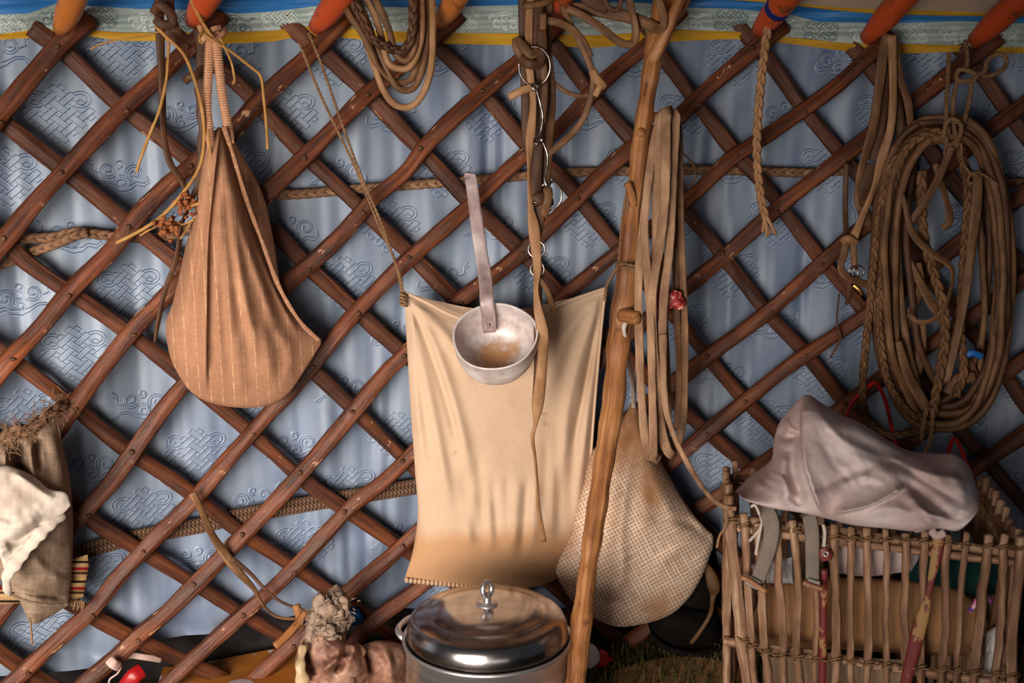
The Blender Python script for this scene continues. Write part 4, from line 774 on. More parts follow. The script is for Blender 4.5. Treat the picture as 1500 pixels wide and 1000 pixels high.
TW = [[(1414, 60, .10), (1417, 85, .13), (1414, 104, .135)], [(1390, 78, .10), (1388, 120, .12), (1386, 170, .155), (1390, 195, .175)], [(1402, 120, .13), (1396, 150, .15), (1398, 190, .17), (1404, 212, .175)], [(1424, 118, .13), (1418, 155, .15), (1408, 190, .17), (1400, 215, .18)], [(1400, 112, .135), (1406, 102, .14), (1420, 104, .142), (1430, 112, .14), (1420, 118, .142), (1404, 118, .14), (1400, 110, .138)],
      [(1428, 110, .14), (1442, 104, .13), (1446, 90, .12), (1460, 79, .115), (1473, 84, .115), (1472, 98, .115), (1458, 108, .12), (1440, 112, .13)], [(1384, 182, .18), (1396, 174, .19), (1408, 184, .188), (1404, 202, .185), (1390, 212, .185), (1382, 200, .18), (1386, 182, .18)], [(1408, 210, .185), (1410, 235, .19), (1420, 252, .19), (1432, 258, .19), (1424, 268, .19), (1418, 262, .19), (1428, 252, .19), (1445, 258, .18), (1462, 270, .17)], [(1388, 200, .185), (1386, 212, .19), (1383, 226, .185)],
      [(1358, 596, .19), (1352, 625, .195), (1350, 645, .19)], [(1366, 598, .19), (1366, 620, .195), (1362, 648, .19), (1356, 662, .18)]]
for i, pts in enumerate(TW):
    p, r = dense(pts, rad_px=3.6 if i not in (7, 8) else 2.2, per=6); b = MB(); twine(b, p, r, strands=3 if i < 7 else 2); b.build('twine', TWINE, t)
b = MB(); strap(b, [(1412, 522, .155), (1424, 517, .16), (1438, 522, .155)], 16, 5, .6); bl = Mat('blue_tape', .5); bl.color(S(30, 96, 170)); b.build('blue_tie', bl.m, t, label='blue plastic tie')
# ------------------------------------------------------------------ ropes binding the wall
RB = [[(395, 285, .0), (440, 284, .0), (520, 277, .0), (600, 271, .0), (680, 265, .0), (760, 258, .0), (850, 252, .0), (930, 250, .0), (1010, 249, .0), (1090, 250, .0), (1180, 253, .0), (1240, 250, .0), (1300, 258, .0), (1400, 262, .0), (1500, 268, .0), (1650, 275, .0)],
      [(-90, 330, .0), (-20, 345, .0), (24, 349, .002), (80, 347, .004), (112, 340, .006), (150, 344, .004), (200, 348, .0), (250, 345, .0), (320, 315, .0), (395, 285, .0)]]
p1, r1 = dense(RB[1], rad_px=7.5); p0, r0 = dense(RB[0], rad_px=7)
t = thing('wall_rope', p0[len(p0)//2], 'plaited hair rope running level behind the lattice across the blue cloth', 'rope')
b = MB(); braid(b, p1, r1, strands=4); braid(b, p0, r0, strands=4); b.build('rope', ROPE, t)
p2, r2 = dense([(-80, 415, -.0), (0, 388, .0), (24, 380, .002), (50, 368, .004), (80, 358, .012), (108, 346, .016), (128, 341, .012)], rad_px=7); b = MB(); braid(b, p2, r2, strands=4); b.build('loose_strand', ROPE, t)
BAND = Mat('woven_band', .9, spec=.1); a_ = BAND.wave(BAND.vec(sc=(1, 1, 1), rot=.7), 55, 0, 'X'); v_ = BAND.sep(BAND.tc.outputs['UV'])[1]; f_ = BAND.math('FRACT', BAND.math('MULTIPLY', v_, 170))
BAND.color(BAND.mix(BAND.mask(f_, .45, .55), BAND.ramp(a_, (.3, S(46, 32, 26)), (.6, S(96, 70, 52))), BAND.ramp(a_, (.4, S(112, 84, 66)), (.7, S(58, 40, 32))))); BAND.bump(a_, .5, .001)
b = MB(); strap(b, [(-90, 858, -.002), (0, 838, -.002), (105, 812, .0), (160, 796, .0), (220, 783, .0), (300, 768, .0), (350, 756, .0), (450, 738, .0), (530, 725, .0), (612, 712, .0), (720, 696, .0), (860, 684, .0)], 140, 11.5, .18, sq=.5, sides=12)
tag(b.build('woven_band', BAND.m), 'flat dark brown woven band slanting behind the lattice at lower left', 'band')
# thongs with wooden peg, lower left
t = thing('leather_thong', P(345, 800, .06), 'long leather thong slanting from the lattice down to the sheepskin, with a wooden peg', 'thong')
part('thong', [(282, 722, .075, 6), (296, 750, .07, 5), (310, 782, .065, 6), (332, 815, .065, 7), (350, 838, .068, 6), (372, 862, .07, 4), (386, 886, .075, 2.6), (404, 902, .08, 2.4), (430, 906, .085, 2.2), (450, 904, .09, 2)], None, LEATHER, .3, 70, twist=[0, .5, 0, .8, 0])
part('thong', [(340, 818, .07, 4), (365, 838, .07, 3), (386, 860, .075, 2.4), (410, 880, .08, 2.2), (440, 892, .09, 2.2), (472, 899, .12, 2)], None, LEATHERD, .5, 50)
b = MB(); strap(b, [(403, 946, .12, 6), (420, 930, .11, 6), (438, 910, .10, 5.5), (448, 896, .095, 5)], 20, None, .9, sq=1); b.build('peg', POLEW, t); b = MB(); strap(b, [(434, 886, .085, 6), (438, 900, .088, 6), (440, 918, .085, 6)], 16, None, .9, sq=1); b.build('peg', POLEW, t)
# ------------------------------------------------------------------ dark thong and dried plant by the brown sack
t = thing('leather_thong', P(250, 495, .07), 'dark leather thong hanging left of the brown sack, twisted at its end', 'thong')
part('thong', [(232, -20, .10, 7), (234, 40, .10, 7), (236, 90, .10, 6), (238, 150, .095, 6), (240, 200, .09, 5), (250, 240, .085, 5), (268, 268, .08, 5), (276, 300, .08, 4), (266, 330, .085, 4.5), (258, 380, .085, 4.5), (242, 425, .085, 4), (232, 470, .085, 4), (227, 500, .08, 3)], None, LEATHERD, .5, 130, twist=[0, .3, .8, .2, 1.2, .2, 1.0])
part('knot', [(226, 18, .12), (234, 8, .135), (250, 20, .135), (252, 34, .13), (238, 36, .13), (228, 28, .125)], 7, LEATHERD, .8, 40); part('thong', [(246, -20, .11), (250, 20, .12), (258, 45, .115), (264, 62, .10)], 7, LEATHERD, .4, 40)
t = thing('leather_strap', P(297, 270, .06), 'blackened leather strap hanging behind the straps of the brown sack', 'strap')
part('strap', [(294, 40, .07, 9), (296, 100, .07, 9), (298, 150, .07, 10), (297, 200, .07, 8), (292, 260, .07, 5), (280, 295, .06, 4)], None, LEATHERD, .3, 50, wob=.3); part('hook', [(272, 118, .09), (278, 113, .1), (288, 110, .1), (297, 100, .09)], 6, LEATHERD, .8, 20)
DRY = leather('dry_stalk', S(122, 84, 40), S(160, 116, 62), S(186, 146, 88), .8, 1.5); FLO = leather('dry_flower', S(96, 50, 26), S(134, 76, 42), S(160, 100, 62), .9, 3)
t = thing('dried_plant', P(260, 330, .11), 'dried plant with bent stalks and brown seed heads beside the brown sack', 'dried plant')
ST = [([(228, 38, .12), (245, 55, .13), (268, 78, .135), (282, 108, .14), (293, 145, .14), (299, 185, .14), (297, 225, .14), (287, 255, .14), (262, 290, .145), (235, 318, .145), (205, 338, .14), (170, 356, .13)], 2.6), ([(247, 62, .12), (246, 90, .12), (243, 120, .12), (234, 160, .115), (220, 195, .11), (205, 235, .105), (200, 252, .10)], 2.2),
      ([(296, 48, .14), (310, 58, .145), (330, 70, .14), (350, 84, .13), (370, 100, .12), (382, 112, .115), (386, 140, .11), (390, 180, .105), (392, 218, .10)], 2.2), ([(322, 55, .14), (332, 75, .14), (340, 95, .135), (344, 118, .13)], 1.8), ([(240, 44, .12), (215, 52, .11), (180, 57, .10), (150, 64, .095), (132, 72, .09)], 1.4), ([(305, 190, .16), (309, 230, .165), (311, 265, .168), (300, 292, .165), (280, 302, .16)], 2), ([(205, 345, .14), (216, 338, .145), (228, 332, .145), (234, 324, .145)], 1.4),
      ([(264, 350, .14), (274, 334, .145), (282, 322, .15), (290, 312, .15)], 1.5), ([(256, 330, .15), (270, 328, .155), (284, 322, .16)], 1.4), ([(280, 0, .15), (290, 20, .15), (302, 42, .14), (312, 56, .14)], 3), ([(344, 118, .13), (341, 123, .13)], 2.5), ([(296, 44, .14), (292, 58, .15), (298, 64, .15)], 2)]
for pts, hw in ST:
    b = MB(); strap(b, pts, 50, hw, .95, wob=.15, sq=1); b.build('stalk', DRY, t)
for cx, cy in ((274, 300), (246, 332)):
    b = MB()
    for i in range(34):
        q = P(cx+rnd.gauss(0, 8), cy+rnd.gauss(0, 7), .15+rnd.gauss(0, .009)); blob(b, q, rnd.uniform(.003, .0055), rnd.uniform(.003, .005), rnd.uniform(.003, .0055), 8, 6, .5, i)
    b.build('seed_head', FLO, t)
# ------------------------------------------------------------------ cooking pot
POTM = Mat('polished_aluminium', .16, 1); x = POTM.noise(POTM.vec('Object', (20, 20, 20)), 1, 5, .6); y = POTM.noise(POTM.vec('Object', (4, 4, 90)), 1, 3)
POTM.color(POTM.ramp(x, (.3, S(150, 142, 138)), (.7, S(192, 186, 184)))); POTM.b.inputs['Roughness'].default_value = .2; POTM.bump(x, .08, .004)
POTB = Mat('brushed_aluminium', .38, .9); x = POTB.noise(POTB.vec('Object', (3, 3, 60)), 1, 4); POTB.color(POTB.ramp(x, (.3, S(176, 170, 170)), (.7, S(206, 202, 204)))); POTB.l(POTB.mask(x, -.4, 2.2), POTB.b.inputs['Roughness'])
pc = PZ(714, 928, .255); pr_ = 118*mpp(pc); base = np.array([pc[0], pc[1], 0.004])
t = thing('cooking_pot', base, 'round aluminium cooking pot with a shiny domed lid under the cream bag', 'pot')
b = MB(); zr = pc[2]-.006; lathe(b, [(.001, 0), (pr_*.9, 0), (pr_*.97, .012), (pr_*1.01, .05), (pr_*1.01, zr-.014), (pr_*1.05, zr-.006), (pr_*1.06, zr-.002), (pr_*1.04, zr+.001), (pr_*1.0, zr-.003), (pr_*.985, zr-.03)], base, seg=96); b.build('pot_body', POTB.m, t)
b = MB(); lathe(b, [(pr_*.97, -.006), (pr_*1.0, -.004), (pr_*1.005, .006), (pr_*.985, .020), (pr_*.95, .030), (pr_*.88, .037), (pr_*.74, .041), (pr_*.70, .0425), (pr_*.68, .0445), (pr_*.45, .049), (pr_*.2, .0515), (.001, .052)], pc, seg=96); lid = b.build('lid', POTM.m, t)
b = MB(); kc = pc+np.array([0, 0, .052]); lathe(b, [(.001, .004), (.012, .0042), (.017, .002), (.018, -.001)], kc, seg=32)
lathe(b, [(.0065, .002), (.006, .012), (.0055, .018)], kc, seg=20); ring(b, kc+np.array([0, 0, .026]), .0105, .0042, nrm=np.array([.75, -.65, .1]), sy=1.15); b.build('knob', POTB.m, lid)
for a in (math.radians(158), math.radians(4)):
    d = np.array([math.cos(a), math.sin(a), 0]); e = np.array([-math.sin(a), math.cos(a), 0]); c0 = np.array([base[0], base[1], zr-.014])
    q = np.array([d*pr_*1.0+e*.034, d*(pr_+.010)+e*.034+[0, 0, .006], d*(pr_+.020)+e*.024+[0, 0, .012], d*(pr_+.023)+[0, 0, .013], d*(pr_+.020)-e*.024+[0, 0, .012], d*(pr_+.010)-e*.034+[0, 0, .006], d*pr_*1.0-e*.034])+c0
    b = MB(); qq = cat_rom(q, 40); sweep(b, qq, .0052, .0042, 10, sq=.8); b.build('handle', POTB.m, t)
# ------------------------------------------------------------------ willow basket
ZB = .46
cFL, cFR, cBL, cBR = PZ(1068, 742, ZB), PZ(1497, 792, ZB), PZ(1064, 684, ZB), PZ(1436, 692, ZB)
cFL, cFR, cBL, cBR = [np.array(c) for c in (cFL, cFR, cBL, cBR)]
ctr = (cFL+cFR+cBL+cBR)/4; t = thing('stick_basket', (ctr[0], ctr[1], 0), 'open basket of peeled sticks tied with cord at lower right', 'basket')
fn = np.cross(cFR-cFL, [0, 0, 1.0]); fn /= np.linalg.norm(fn)            # front plane normal
if fn[1] > 0: fn = -fn
def PV(px, py, c0=None, shift=0):                                         # a point of the basket's front plane
    d = ray(px, py); c0 = cFL if c0 is None else c0; return CAM+d*(np.dot(c0+fn*shift-CAM, fn)/np.dot(d, fn))
def stick(mb, a, b_, r, n=22, wob=.0075, seed=0):
    g = random.Random(seed); p = a+(b_-a)*np.linspace(0, 1, n)[:, None]; k = np.convolve(np.array([g.uniform(-1, 1) for _ in range(n+4)]), [.2]*5, 'valid'); k2 = np.convolve(np.array([g.uniform(-1, 1) for _ in range(n+4)]), [.2]*5, 'valid')
    p = p+np.stack([k*wob, k2*wob*.5, k*0], 1); rr = r*(1+.10*np.array([g.uniform(-1, 1) for _ in range(n)])); sweep(mb, p, rr, rr*.95, 10, jit=.10); return mb
FP = [(1066, 726, 1092, 8.5), (1089, 752, 1105, 6), (1109, 766, 1124, 6), (1140, 757, 1148, 6), (1165, 762, 1172, 6), (1194, 772, 1196, 4.5), (1222, 768, 1225, 6.5), (1249, 772, 1248, 5.5), (1271, 773, 1273, 6), (1299, 775, 1299, 5), (1326, 781, 1325, 6.2), (1354, 778, 1350, 5.5), (1389, 783, 1379, 6.5), (1416, 780, 1401, 5.2), (1448, 783, 1426, 7), (1472, 783, 1458, 6), (1497, 786, 1481, 7.5), (1524, 790, 1506, 6)]
tops = []
for i, (x, y, xb, hw) in enumerate(FP):
    a = PV(x, y, shift=.010); c = PV(xb, 1000, shift=.010); bt_ = a+(c-a)*((a[2]-.002)/(a[2]-c[2])); b = MB(); stick(b, a, bt_, hw*mpp(a), seed=i); b.build('upright_stick', STICK, t); tops.append(a)
def edge(c0, c1, n, seed, hw=.0065, jz=.012, inn=.0, bscale=.93):
    for k in range(n):
        q = c0+(c1-c0)*(k+.5)/n; q = q.copy(); q[2] = ZB+rnd.uniform(-.004, jz); bb_ = np.array([ctr[0]+(q[0]-ctr[0])*bscale, ctr[1]+(q[1]-ctr[1])*bscale, .002]); b = MB(); stick(b, q, bb_, hw*rnd.uniform(.85, 1.2), seed=seed+k); b.build('upright_stick', STICK, t)
edge(cFR, cBR, 9, 50); edge(cFL, cBL, 6, 70); edge(cBL, cBR, 14, 90)
ZL = float(PV(1240, 970)[2])
for z, hw, sh in ((ZB-.022, .0075, -.004), (ZB-.036, .0065, .0), (ZL, .0075, -.004)):
    s_ = .965 if z < .4 else 1.0; cs = [np.array([ctr[0]+(c[0]-ctr[0])*s_, ctr[1]+(c[1]-ctr[1])*s_, z]) for c in (cFL, cFR, cBR, cBL)]
    for k in range(4):
        a, c = cs[k], cs[(k+1) % 4]; e = (c-a)/np.linalg.norm(c-a); b = MB(); stick(b, a-e*.004+fn*sh, c+e*.004+fn*sh, hw, 30, .006, seed=int(z*100)+k); b.build('rail', STICK, t)
for zz, ln in ((0, [(1074, 762), (1110, 775), (1150, 772), (1190, 783), (1240, 788), (1300, 790), (1360, 792), (1420, 798), (1500, 803)]), (1, [(1080, 932), (1100, 944), (1126, 956), (1180, 964), (1240, 968), (1300, 974), (1380, 980), (1440, 985), (1495, 990)])):
    b = MB(); pts = resample(np.array(ln, float), 260); pw = np.array([PV(x, y+2.0*math.sin(i*.55), shift=.018+.006*math.sin(i*.55)) for i, (x, y) in enumerate(pts)]); sweep(b, pw, .0016, .0016, 6)
    for a in FP:
        x = a[0]+(a[2]-a[0])*((pts[:, 1].mean()-a[1])/(1000-a[1])); y = np.interp(x, pts[:, 0], pts[:, 1])
        for dy in (-2, 2): sweep(b, np.array([PV(x-a[3]-2, y+dy+2, shift=.012), PV(x-a[3]*.5, y+dy+.5, shift=.020), PV(x+a[3]*.5, y+dy-.5, shift=.020), PV(x+a[3]+2, y+dy-2, shift=.012)]), .0015, .0015, 6)
    b.build('binding_cord', TWINE, t)
b = MB()
for i in range(9):                                                          # floor of the basket
    a = cFL+(cFR-cFL)*(i+.5)/9; c = cBL+(cBR-cBL)*(i+.5)/9; a = np.array([a[0], a[1], .03]); c = np.array([c[0], c[1], .03]); b2 = MB(); stick(b2, ctr*0+np.array([ctr[0]+(a[0]-ctr[0])*.93, ctr[1]+(a[1]-ctr[1])*.93, .03]), np.array([ctr[0]+(c[0]-ctr[0])*.93, ctr[1]+(c[1]-ctr[1])*.93, .03]), .007, seed=i+200); b2.build('base_stick', STICK, t)
PEEL = Mat('peeling_red_paint', .5); x = PEEL.noise(PEEL.vec('Object', (38, 38, 22)), 1, 5, .6); PEEL.color(PEEL.mix(PEEL.mask(x, .55, .58), S(106, 34, 34), S(150, 112, 66))); PEEL.bump(x, .4, .002); PEEL = PEEL.m
def fstrap(name, pts, hw, mat, ratio=.3, sh=.022, n=50, label=None, tw=None):
    b = MB(); a = np.array([q[:2]+(q[2] if len(q) > 2 else hw,)+(q[3] if len(q) > 3 else sh,) for q in pts], float); c = resample(a, n) if len(a) > 2 else a[0]+(a[-1]-a[0])*np.linspace(0, 1, n)[:, None]
    p = np.array([PV(x, y, shift=s_) for x, y, _, s_ in c]); w = c[:, 2]*np.array([mpp(q) for q in p]); sweep(b, p, w, np.maximum(w*ratio, .0008), 10, sq=.7, twist=None if tw is None else np.interp(np.linspace(0, 1, n), np.linspace(0, 1, len(tw)), tw)); return b.build(name, mat, t, label=label)
fstrap('painted_strap', [(1376, 782, 9), (1372, 810, 8), (1366, 840, 6), (1360, 868, 4), (1354, 895, 8), (1345, 925, 10), (1337, 958, 9), (1329, 990, 8), (1322, 1030, 8)], 8, PEEL, .2, label='strap of peeling dark red paint over tan')
fstrap('painted_stick', [(1207, 834), (1206, 900), (1205, 960), (1204, 1030)], 5.5, PEEL, .9, sh=.012, label='stick with peeling red paint')
GREY = fabric('grey_webbing', S(112, 100, 92), S(136, 124, 114), 20, 400, wb=.3).m
fstrap('webbing_strap', [(1112, 742, 11, .0), (1122, 748, 12, .03), (1130, 768, 12, .036), (1127, 800, 11, .034), (1116, 832, 10.5, .03), (1107, 858, 10, .03)], 11, GREY, .16)
fstrap('webbing_strap', [(1176, 748, 9, .0), (1184, 754, 10, .032), (1189, 776, 10.5, .036), (1190, 815, 10, .034), (1190, 856, 10, .03)], 10, GREY, .16)
for q in ([(1085, 845), (1098, 850), (1122, 867)], [(1177, 853), (1190, 858), (1206, 863)]): fstrap('toggle', [z+(4,) for z in q], 4, POLEW, .9, .046, 16)
fstrap('clip', [(1094, 848), (1112, 858)], 7, Mat('clear_plastic', .25).color(S(150, 140, 132)).m, .5, .04, 10); fstrap('clip', [(1182, 853), (1200, 858)], 7, bpy.data.materials['clear_plastic'], .5, .04, 10)
fstrap('white_cord', [(1100, 742), (1106, 740), (1112, 752), (1116, 764), (1112, 776), (1098, 792)], 2, WHITE, .9, .03); fstrap('white_cord', [(1116, 766), (1112, 785), (1107, 812)], 2, WHITE, .9, .032); fstrap('white_cord', [(1206, 768), (1208, 780), (1207, 800)], 2.4, WHITE, .9, .03)
fstrap('loose_cord', [(1066, 758), (1062, 772), (1054, 785), (1050, 802)], 1.8, TWINE, 1, .03); fstrap('leather_tab', [(1206, 802, 6), (1209, 812, 10), (1211, 820, 8)], 9, Mat('red_leather', .5).color(S(112, 48, 44)).m, .5, .03, 20)
b = MB(); ring(b, PV(1210, 811, shift=.038), .0035, .0012, n=20); b.build('eyelet', STEEL, t)
fstrap('knotted_rag', [(1340, 776), (1356, 772), (1372, 768), (1388, 766), (1392, 770)], 4.5, LILAC, .8, .03); fstrap('knotted_rag', [(1364, 776), (1372, 784), (1384, 780)], 6, LILAC, .8, .03)
# ---- contents of the basket
dep = lambda s: -(float(np.dot(cFL+fn*s, [0, 1, 0])))
def inside(name, top, bottom, left, right, back, mat, label, cat, bulge=.03, **kw):
    yy = (cFL[1]+cFR[1])/2
    sl = (cFR[1]-cFL[1])/(cFR[0]-cFL[0]); xm = (cFL[0]+cFR[0])/2
    # depth follows the slanted front of the basket
    def offy(s, t_): 
        px = np.interp(s, [0, 1], [left[len(left)//2][0], right[len(right)//2][0]]); x = cFL[0]+(px-1068)/(1497-1068)*(cFR[0]-cFL[0]); return -((yy+sl*(x-xm))+back)
    o = pillow(name, top, bottom, left, right, offy, mat, None, bulge=bulge, back=kw.pop('thick', .05), mode='y', nu=kw.pop('nu', 50), nv=kw.pop('nv', 40), label=label, cat=cat, **kw); return o
TAN = fabric('tan_oilcloth', S(150, 108, 74), S(172, 128, 90), 5, 600, wb=.05).m; CARD = fabric('cardboard', S(150, 122, 98), S(168, 140, 116), 5, 200, wb=.05).m; GRN = fabric('dark_green_cloth', S(18, 44, 44), S(30, 66, 64), 8, 500).m; PAPER = fabric('white_paper', S(190, 184, 184), S(214, 210, 212), 9, 300, wb=.05).m
inside('tan_bundle', [(1128, 858), (1200, 846), (1300, 848), (1390, 858), (1440, 890)], [(1085, 940), (1150, 948), (1250, 952), (1340, 958), (1418, 960)], [(1128, 858), (1112, 880), (1100, 910), (1085, 940)], [(1440, 890), (1446, 920), (1418, 960)], .085, TAN, 'plump tan oilcloth bundle lying inside the stick basket', 'bundle', .035, pa=.4, pb=.5, thick=.06, rough=.004)
inside('cardboard_box', [(1128, 962), (1220, 962), (1330, 966)], [(1130, 1090), (1220, 1092), (1330, 1096)], [(1128, 962), (1130, 1090)], [(1330, 966), (1330, 1096)], .07, CARD, 'buff cardboard box low in the stick basket', 'box', .004, pa=.05, pb=.05, thick=.09, rough=0)
inside('green_cloth', [(1320, 830), (1390, 800), (1440, 800), (1480, 815)], [(1330, 858), (1390, 868), (1440, 872), (1475, 870)], [(1320, 830), (1330, 858)], [(1480, 815), (1475, 870)], .10, GRN, 'dark green folded cloth in the stick basket, right of the lilac cloth', 'cloth', .03, thick=.05, rough=.012, nscale=24)
inside('paper_packet', [(1100, 828), (1124, 820), (1160, 816)], [(1106, 852), (1130, 854), (1162, 854)], [(1100, 828), (1106, 852)], [(1160, 816), (1162, 854)], .06, PAPER, 'white paper packet inside the stick basket behind the grey webbing', 'packet', .015, thick=.03, rough=.008, nscale=16)
inside('plastic_bag', [(1445, 925), (1460, 918), (1475, 930)], [(1440, 990), (1458, 1000), (1475, 985)], [(1445, 925), (1440, 990)], [(1475, 930), (1475, 985)], .05, PAPER, 'crumpled whitish plastic bag at the right end inside the stick basket', 'bag', .02, thick=.03, rough=.012, nscale=14)
YAR = Mat('coloured_yarn', .8); YAR.color(YAR.ramp(YAR.noise(YAR.vec('Object', (90, 90, 90)), 1, 2), (.40, S(40, 90, 190)), (.5, S(200, 70, 120)), (.6, S(220, 180, 200)))); YAR = YAR.m
b = MB(); p = np.array([PV(x, y, shift=s) for x, y, s in ((1419, 895, -.045), (1426, 888, -.04), (1432, 878, -.04), (1445, 874, -.04), (1452, 882, -.045))]); sweep(b, cat_rom(p, 24), .004, .003, 8); tag(b.build('yarn_ribbon', YAR), 'short blue and pink yarn ribbon on the tan bundle in the basket', 'ribbon')
# ---- lilac cloth heaped over the rim
t = thing('cover_cloth', (float(ctr[0])-.03, float(ctr[1]), ZB), 'crumpled greyish lilac cotton cloth heaped over the stick basket', 'cloth')
def lil(s, tt): 
    x = cFL[0]+s*(cFR[0]-cFL[0]); yf = cFL[1]+s*(cFR[1]-cFL[1])-.045
    return -(yf+(1-tt)**1.1*.17)
LTOP = [(1078, 718), (1096, 700), (1112, 688), (1130, 672), (1133, 650), (1140, 622), (1156, 600), (1180, 578), (1204, 590), (1230, 606), (1262, 620), (1300, 644), (1332, 660), (1370, 664), (1400, 666), (1420, 684), (1430, 715)]
LBOT = [(1080, 722), (1096, 734), (1130, 744), (1180, 752), (1222, 762), (1250, 769), (1300, 774), (1340, 778), (1372, 774), (1402, 777), (1420, 764), (1432, 748)]
LF = [([(1192, 592), (1230, 640), (1290, 668), (1340, 676)], 5, .004), ([(1200, 640), (1230, 690), (1280, 712)], 6, -.003), ([(1150, 612), (1158, 628), (1172, 634)], 4, .010), ([(1290, 660), (1350, 690), (1400, 700), (1424, 712)], 5, .005), ([(1330, 690), (1380, 720), (1416, 742)], 5, -.004), ([(1110, 700), (1140, 716), (1180, 744)], 5, -.009), ([(1126, 690), (1146, 700), (1156, 716)], 4, .010), ([(1230, 712), (1262, 700), (1296, 706)], 6, .004), ([(1345, 740), (1362, 752), (1390, 760)], 4, .008), ([(1178, 582), (1176, 630), (1180, 680), (1196, 730), (1208, 752)], 20, .034, -1), ([(1190, 600), (1240, 650), (1300, 690), (1360, 700)], 16, .020), ([(1200, 610), (1280, 640), (1360, 690), (1410, 720)], 12, .016), ([(1140, 630), (1150, 640), (1168, 636)], 7, -.014), ([(1150, 660), (1146, 700), (1158, 740)], 10, .018), ([(1170, 620), (1160, 680), (1176, 740)], 9, -.018),
      ([(1220, 752), (1270, 742), (1300, 728), (1326, 712)], 12, .024, -1), ([(1190, 720), (1230, 700), (1290, 680)], 9, -.012), ([(1330, 720), (1350, 750), (1372, 770)], 8, .014), ([(1320, 700), (1360, 730), (1400, 760)], 7, -.012), ([(1390, 690), (1410, 720), (1405, 760)], 9, .012), ([(1240, 700), (1260, 690), (1275, 700)], 12, .014), ([(1100, 712), (1130, 706), (1160, 730)], 9, .014), ([(1270, 752), (1310, 744), (1350, 760)], 8, .008)]
pillow('cloth_heap', LTOP, LBOT, [(1078, 718), (1078, 720), (1080, 722)], [(1430, 715), (1434, 730), (1432, 748)], lil, LILAC, t, bulge=.05, back=.03, mode='y', nu=170, nv=120, pa=.5, pb=.6, rough=.005, nscale=30, folds=LF)
pillow('hanging_fold', [(1205, 792), (1260, 784), (1342, 790)], [(1222, 838), (1270, 844), (1335, 836)], [(1205, 792), (1212, 820), (1222, 838)], [(1342, 790), (1346, 815), (1335, 836)], lambda s, tt: -((cFL[1]+(cFR[1]-cFL[1])*(.35+.3*s))+.05), LILAC, t, bulge=.02, back=.03, mode='y', nu=50, nv=30, rough=.008)
b = MB()
for i in range(2): pass
REDC = Mat('red_cord', .45); REDC.color(S(196, 34, 24)); b = MB(); strap(b, [(1240, 610, .14), (1246, 594, .14), (1258, 578, .14), (1272, 566, .14), (1284, 561, .12), (1298, 590, .07), (1316, 660, .05), (1350, 700, .06), (1382, 680, .09), (1396, 642, .12), (1406, 654, .16), (1418, 684, .19), (1428, 705, .22)], 80, 2.8, 1, sq=1); tag(b.build('red_hose', REDC.m), 'thin bright red tube curving behind the lilac cloth and the big coil', 'tube')
# ------------------------------------------------------------------ things on the ground
def PG(px, py, h=0): return PZ(px, py, h)
VIN = Mat('orange_oilcloth', .35, spec=.5); vv = VIN.vec(sc=(9, 9, 1)); o_ = VIN.n('ShaderNodeTexVoronoi'); VIN.l(vv, o_.inputs['Vector']); o_.inputs['Scale'].default_value = 1; o_.inputs['Randomness'].default_value = .7
vv2 = VIN.n('ShaderNodeTexVoronoi'); VIN.l(VIN.vec(sc=(34, 34, 1)), vv2.inputs['Vector']); vv2.inputs['Scale'].default_value = 1
d1 = VIN.mask(o_.outputs['Distance'], .24, .22); d2 = VIN.math('MULTIPLY', VIN.mask(vv2.outputs['Distance'], .34, .30), VIN.mask(VIN.noise(VIN.vec(sc=(5, 5, 1)), 1, 2), .5, .56))
VIN.color(VIN.mix(VIN.math('MAXIMUM', d1, d2), VIN.ramp(VIN.noise(VIN.vec(sc=(6, 6, 1)), 1, 3), (.3, S(176, 104, 38)), (.7, S(196, 124, 56))), S(214, 196, 200))); VIN = VIN.m
def sheet(name, outline_f, rows, cols, mat, label, cat, h=.02, seed=0):
    mb = MB(); pts = []
    for i in range(rows):
        for j in range(cols):
            px, py = outline_f(j/(cols-1), i/(rows-1)); q = PG(px, py, h*.6); z = h+.010*vnoise(q[0]*14, q[1]*14, seed)+.012*vnoise(q[0]*5, q[1]*5, seed+2); pts.append([q[0], q[1], max(z, .006)])
    pts = np.array(pts); bot = pts.copy(); bot[:, 2] = 0
    f = [(i*cols+j, (i+1)*cols+j, (i+1)*cols+j+1, i*cols+j+1) for i in range(rows-1) for j in range(cols-1)]; mb.add(pts, f, pts[:, :2]); n = rows*cols
    bd = [j for j in range(cols)]+[i*cols+cols-1 for i in range(1, rows)]+[(rows-1)*cols+j for j in range(cols-2, -1, -1)]+[i*cols for i in range(rows-2, 0, -1)]
    mb.add(np.vstack([pts[bd], bot[bd]]), [(k, (k+1) % len(bd), len(bd)+(k+1) % len(bd), len(bd)+k) for k in range(len(bd))]); return tag(mb.build(name, mat), label, cat)
sheet('oilcloth', lambda s, t_: (240+s*370-t_*40+8*math.sin(s*9), 986-s*30-26*math.sin(s*3.14)*.6+t_*110), 30, 60, VIN, 'orange oilcloth with white dots lying on the ground at bottom left', 'oilcloth', .035)
sheet('oilcloth', lambda s, t_: (900+s*200-t_*20, 985-20*math.sin(s*3.1)+t_*80), 14, 24, TAN, 'tan oilcloth edge on the ground between the pot and the basket', 'oilcloth', .012, 5)
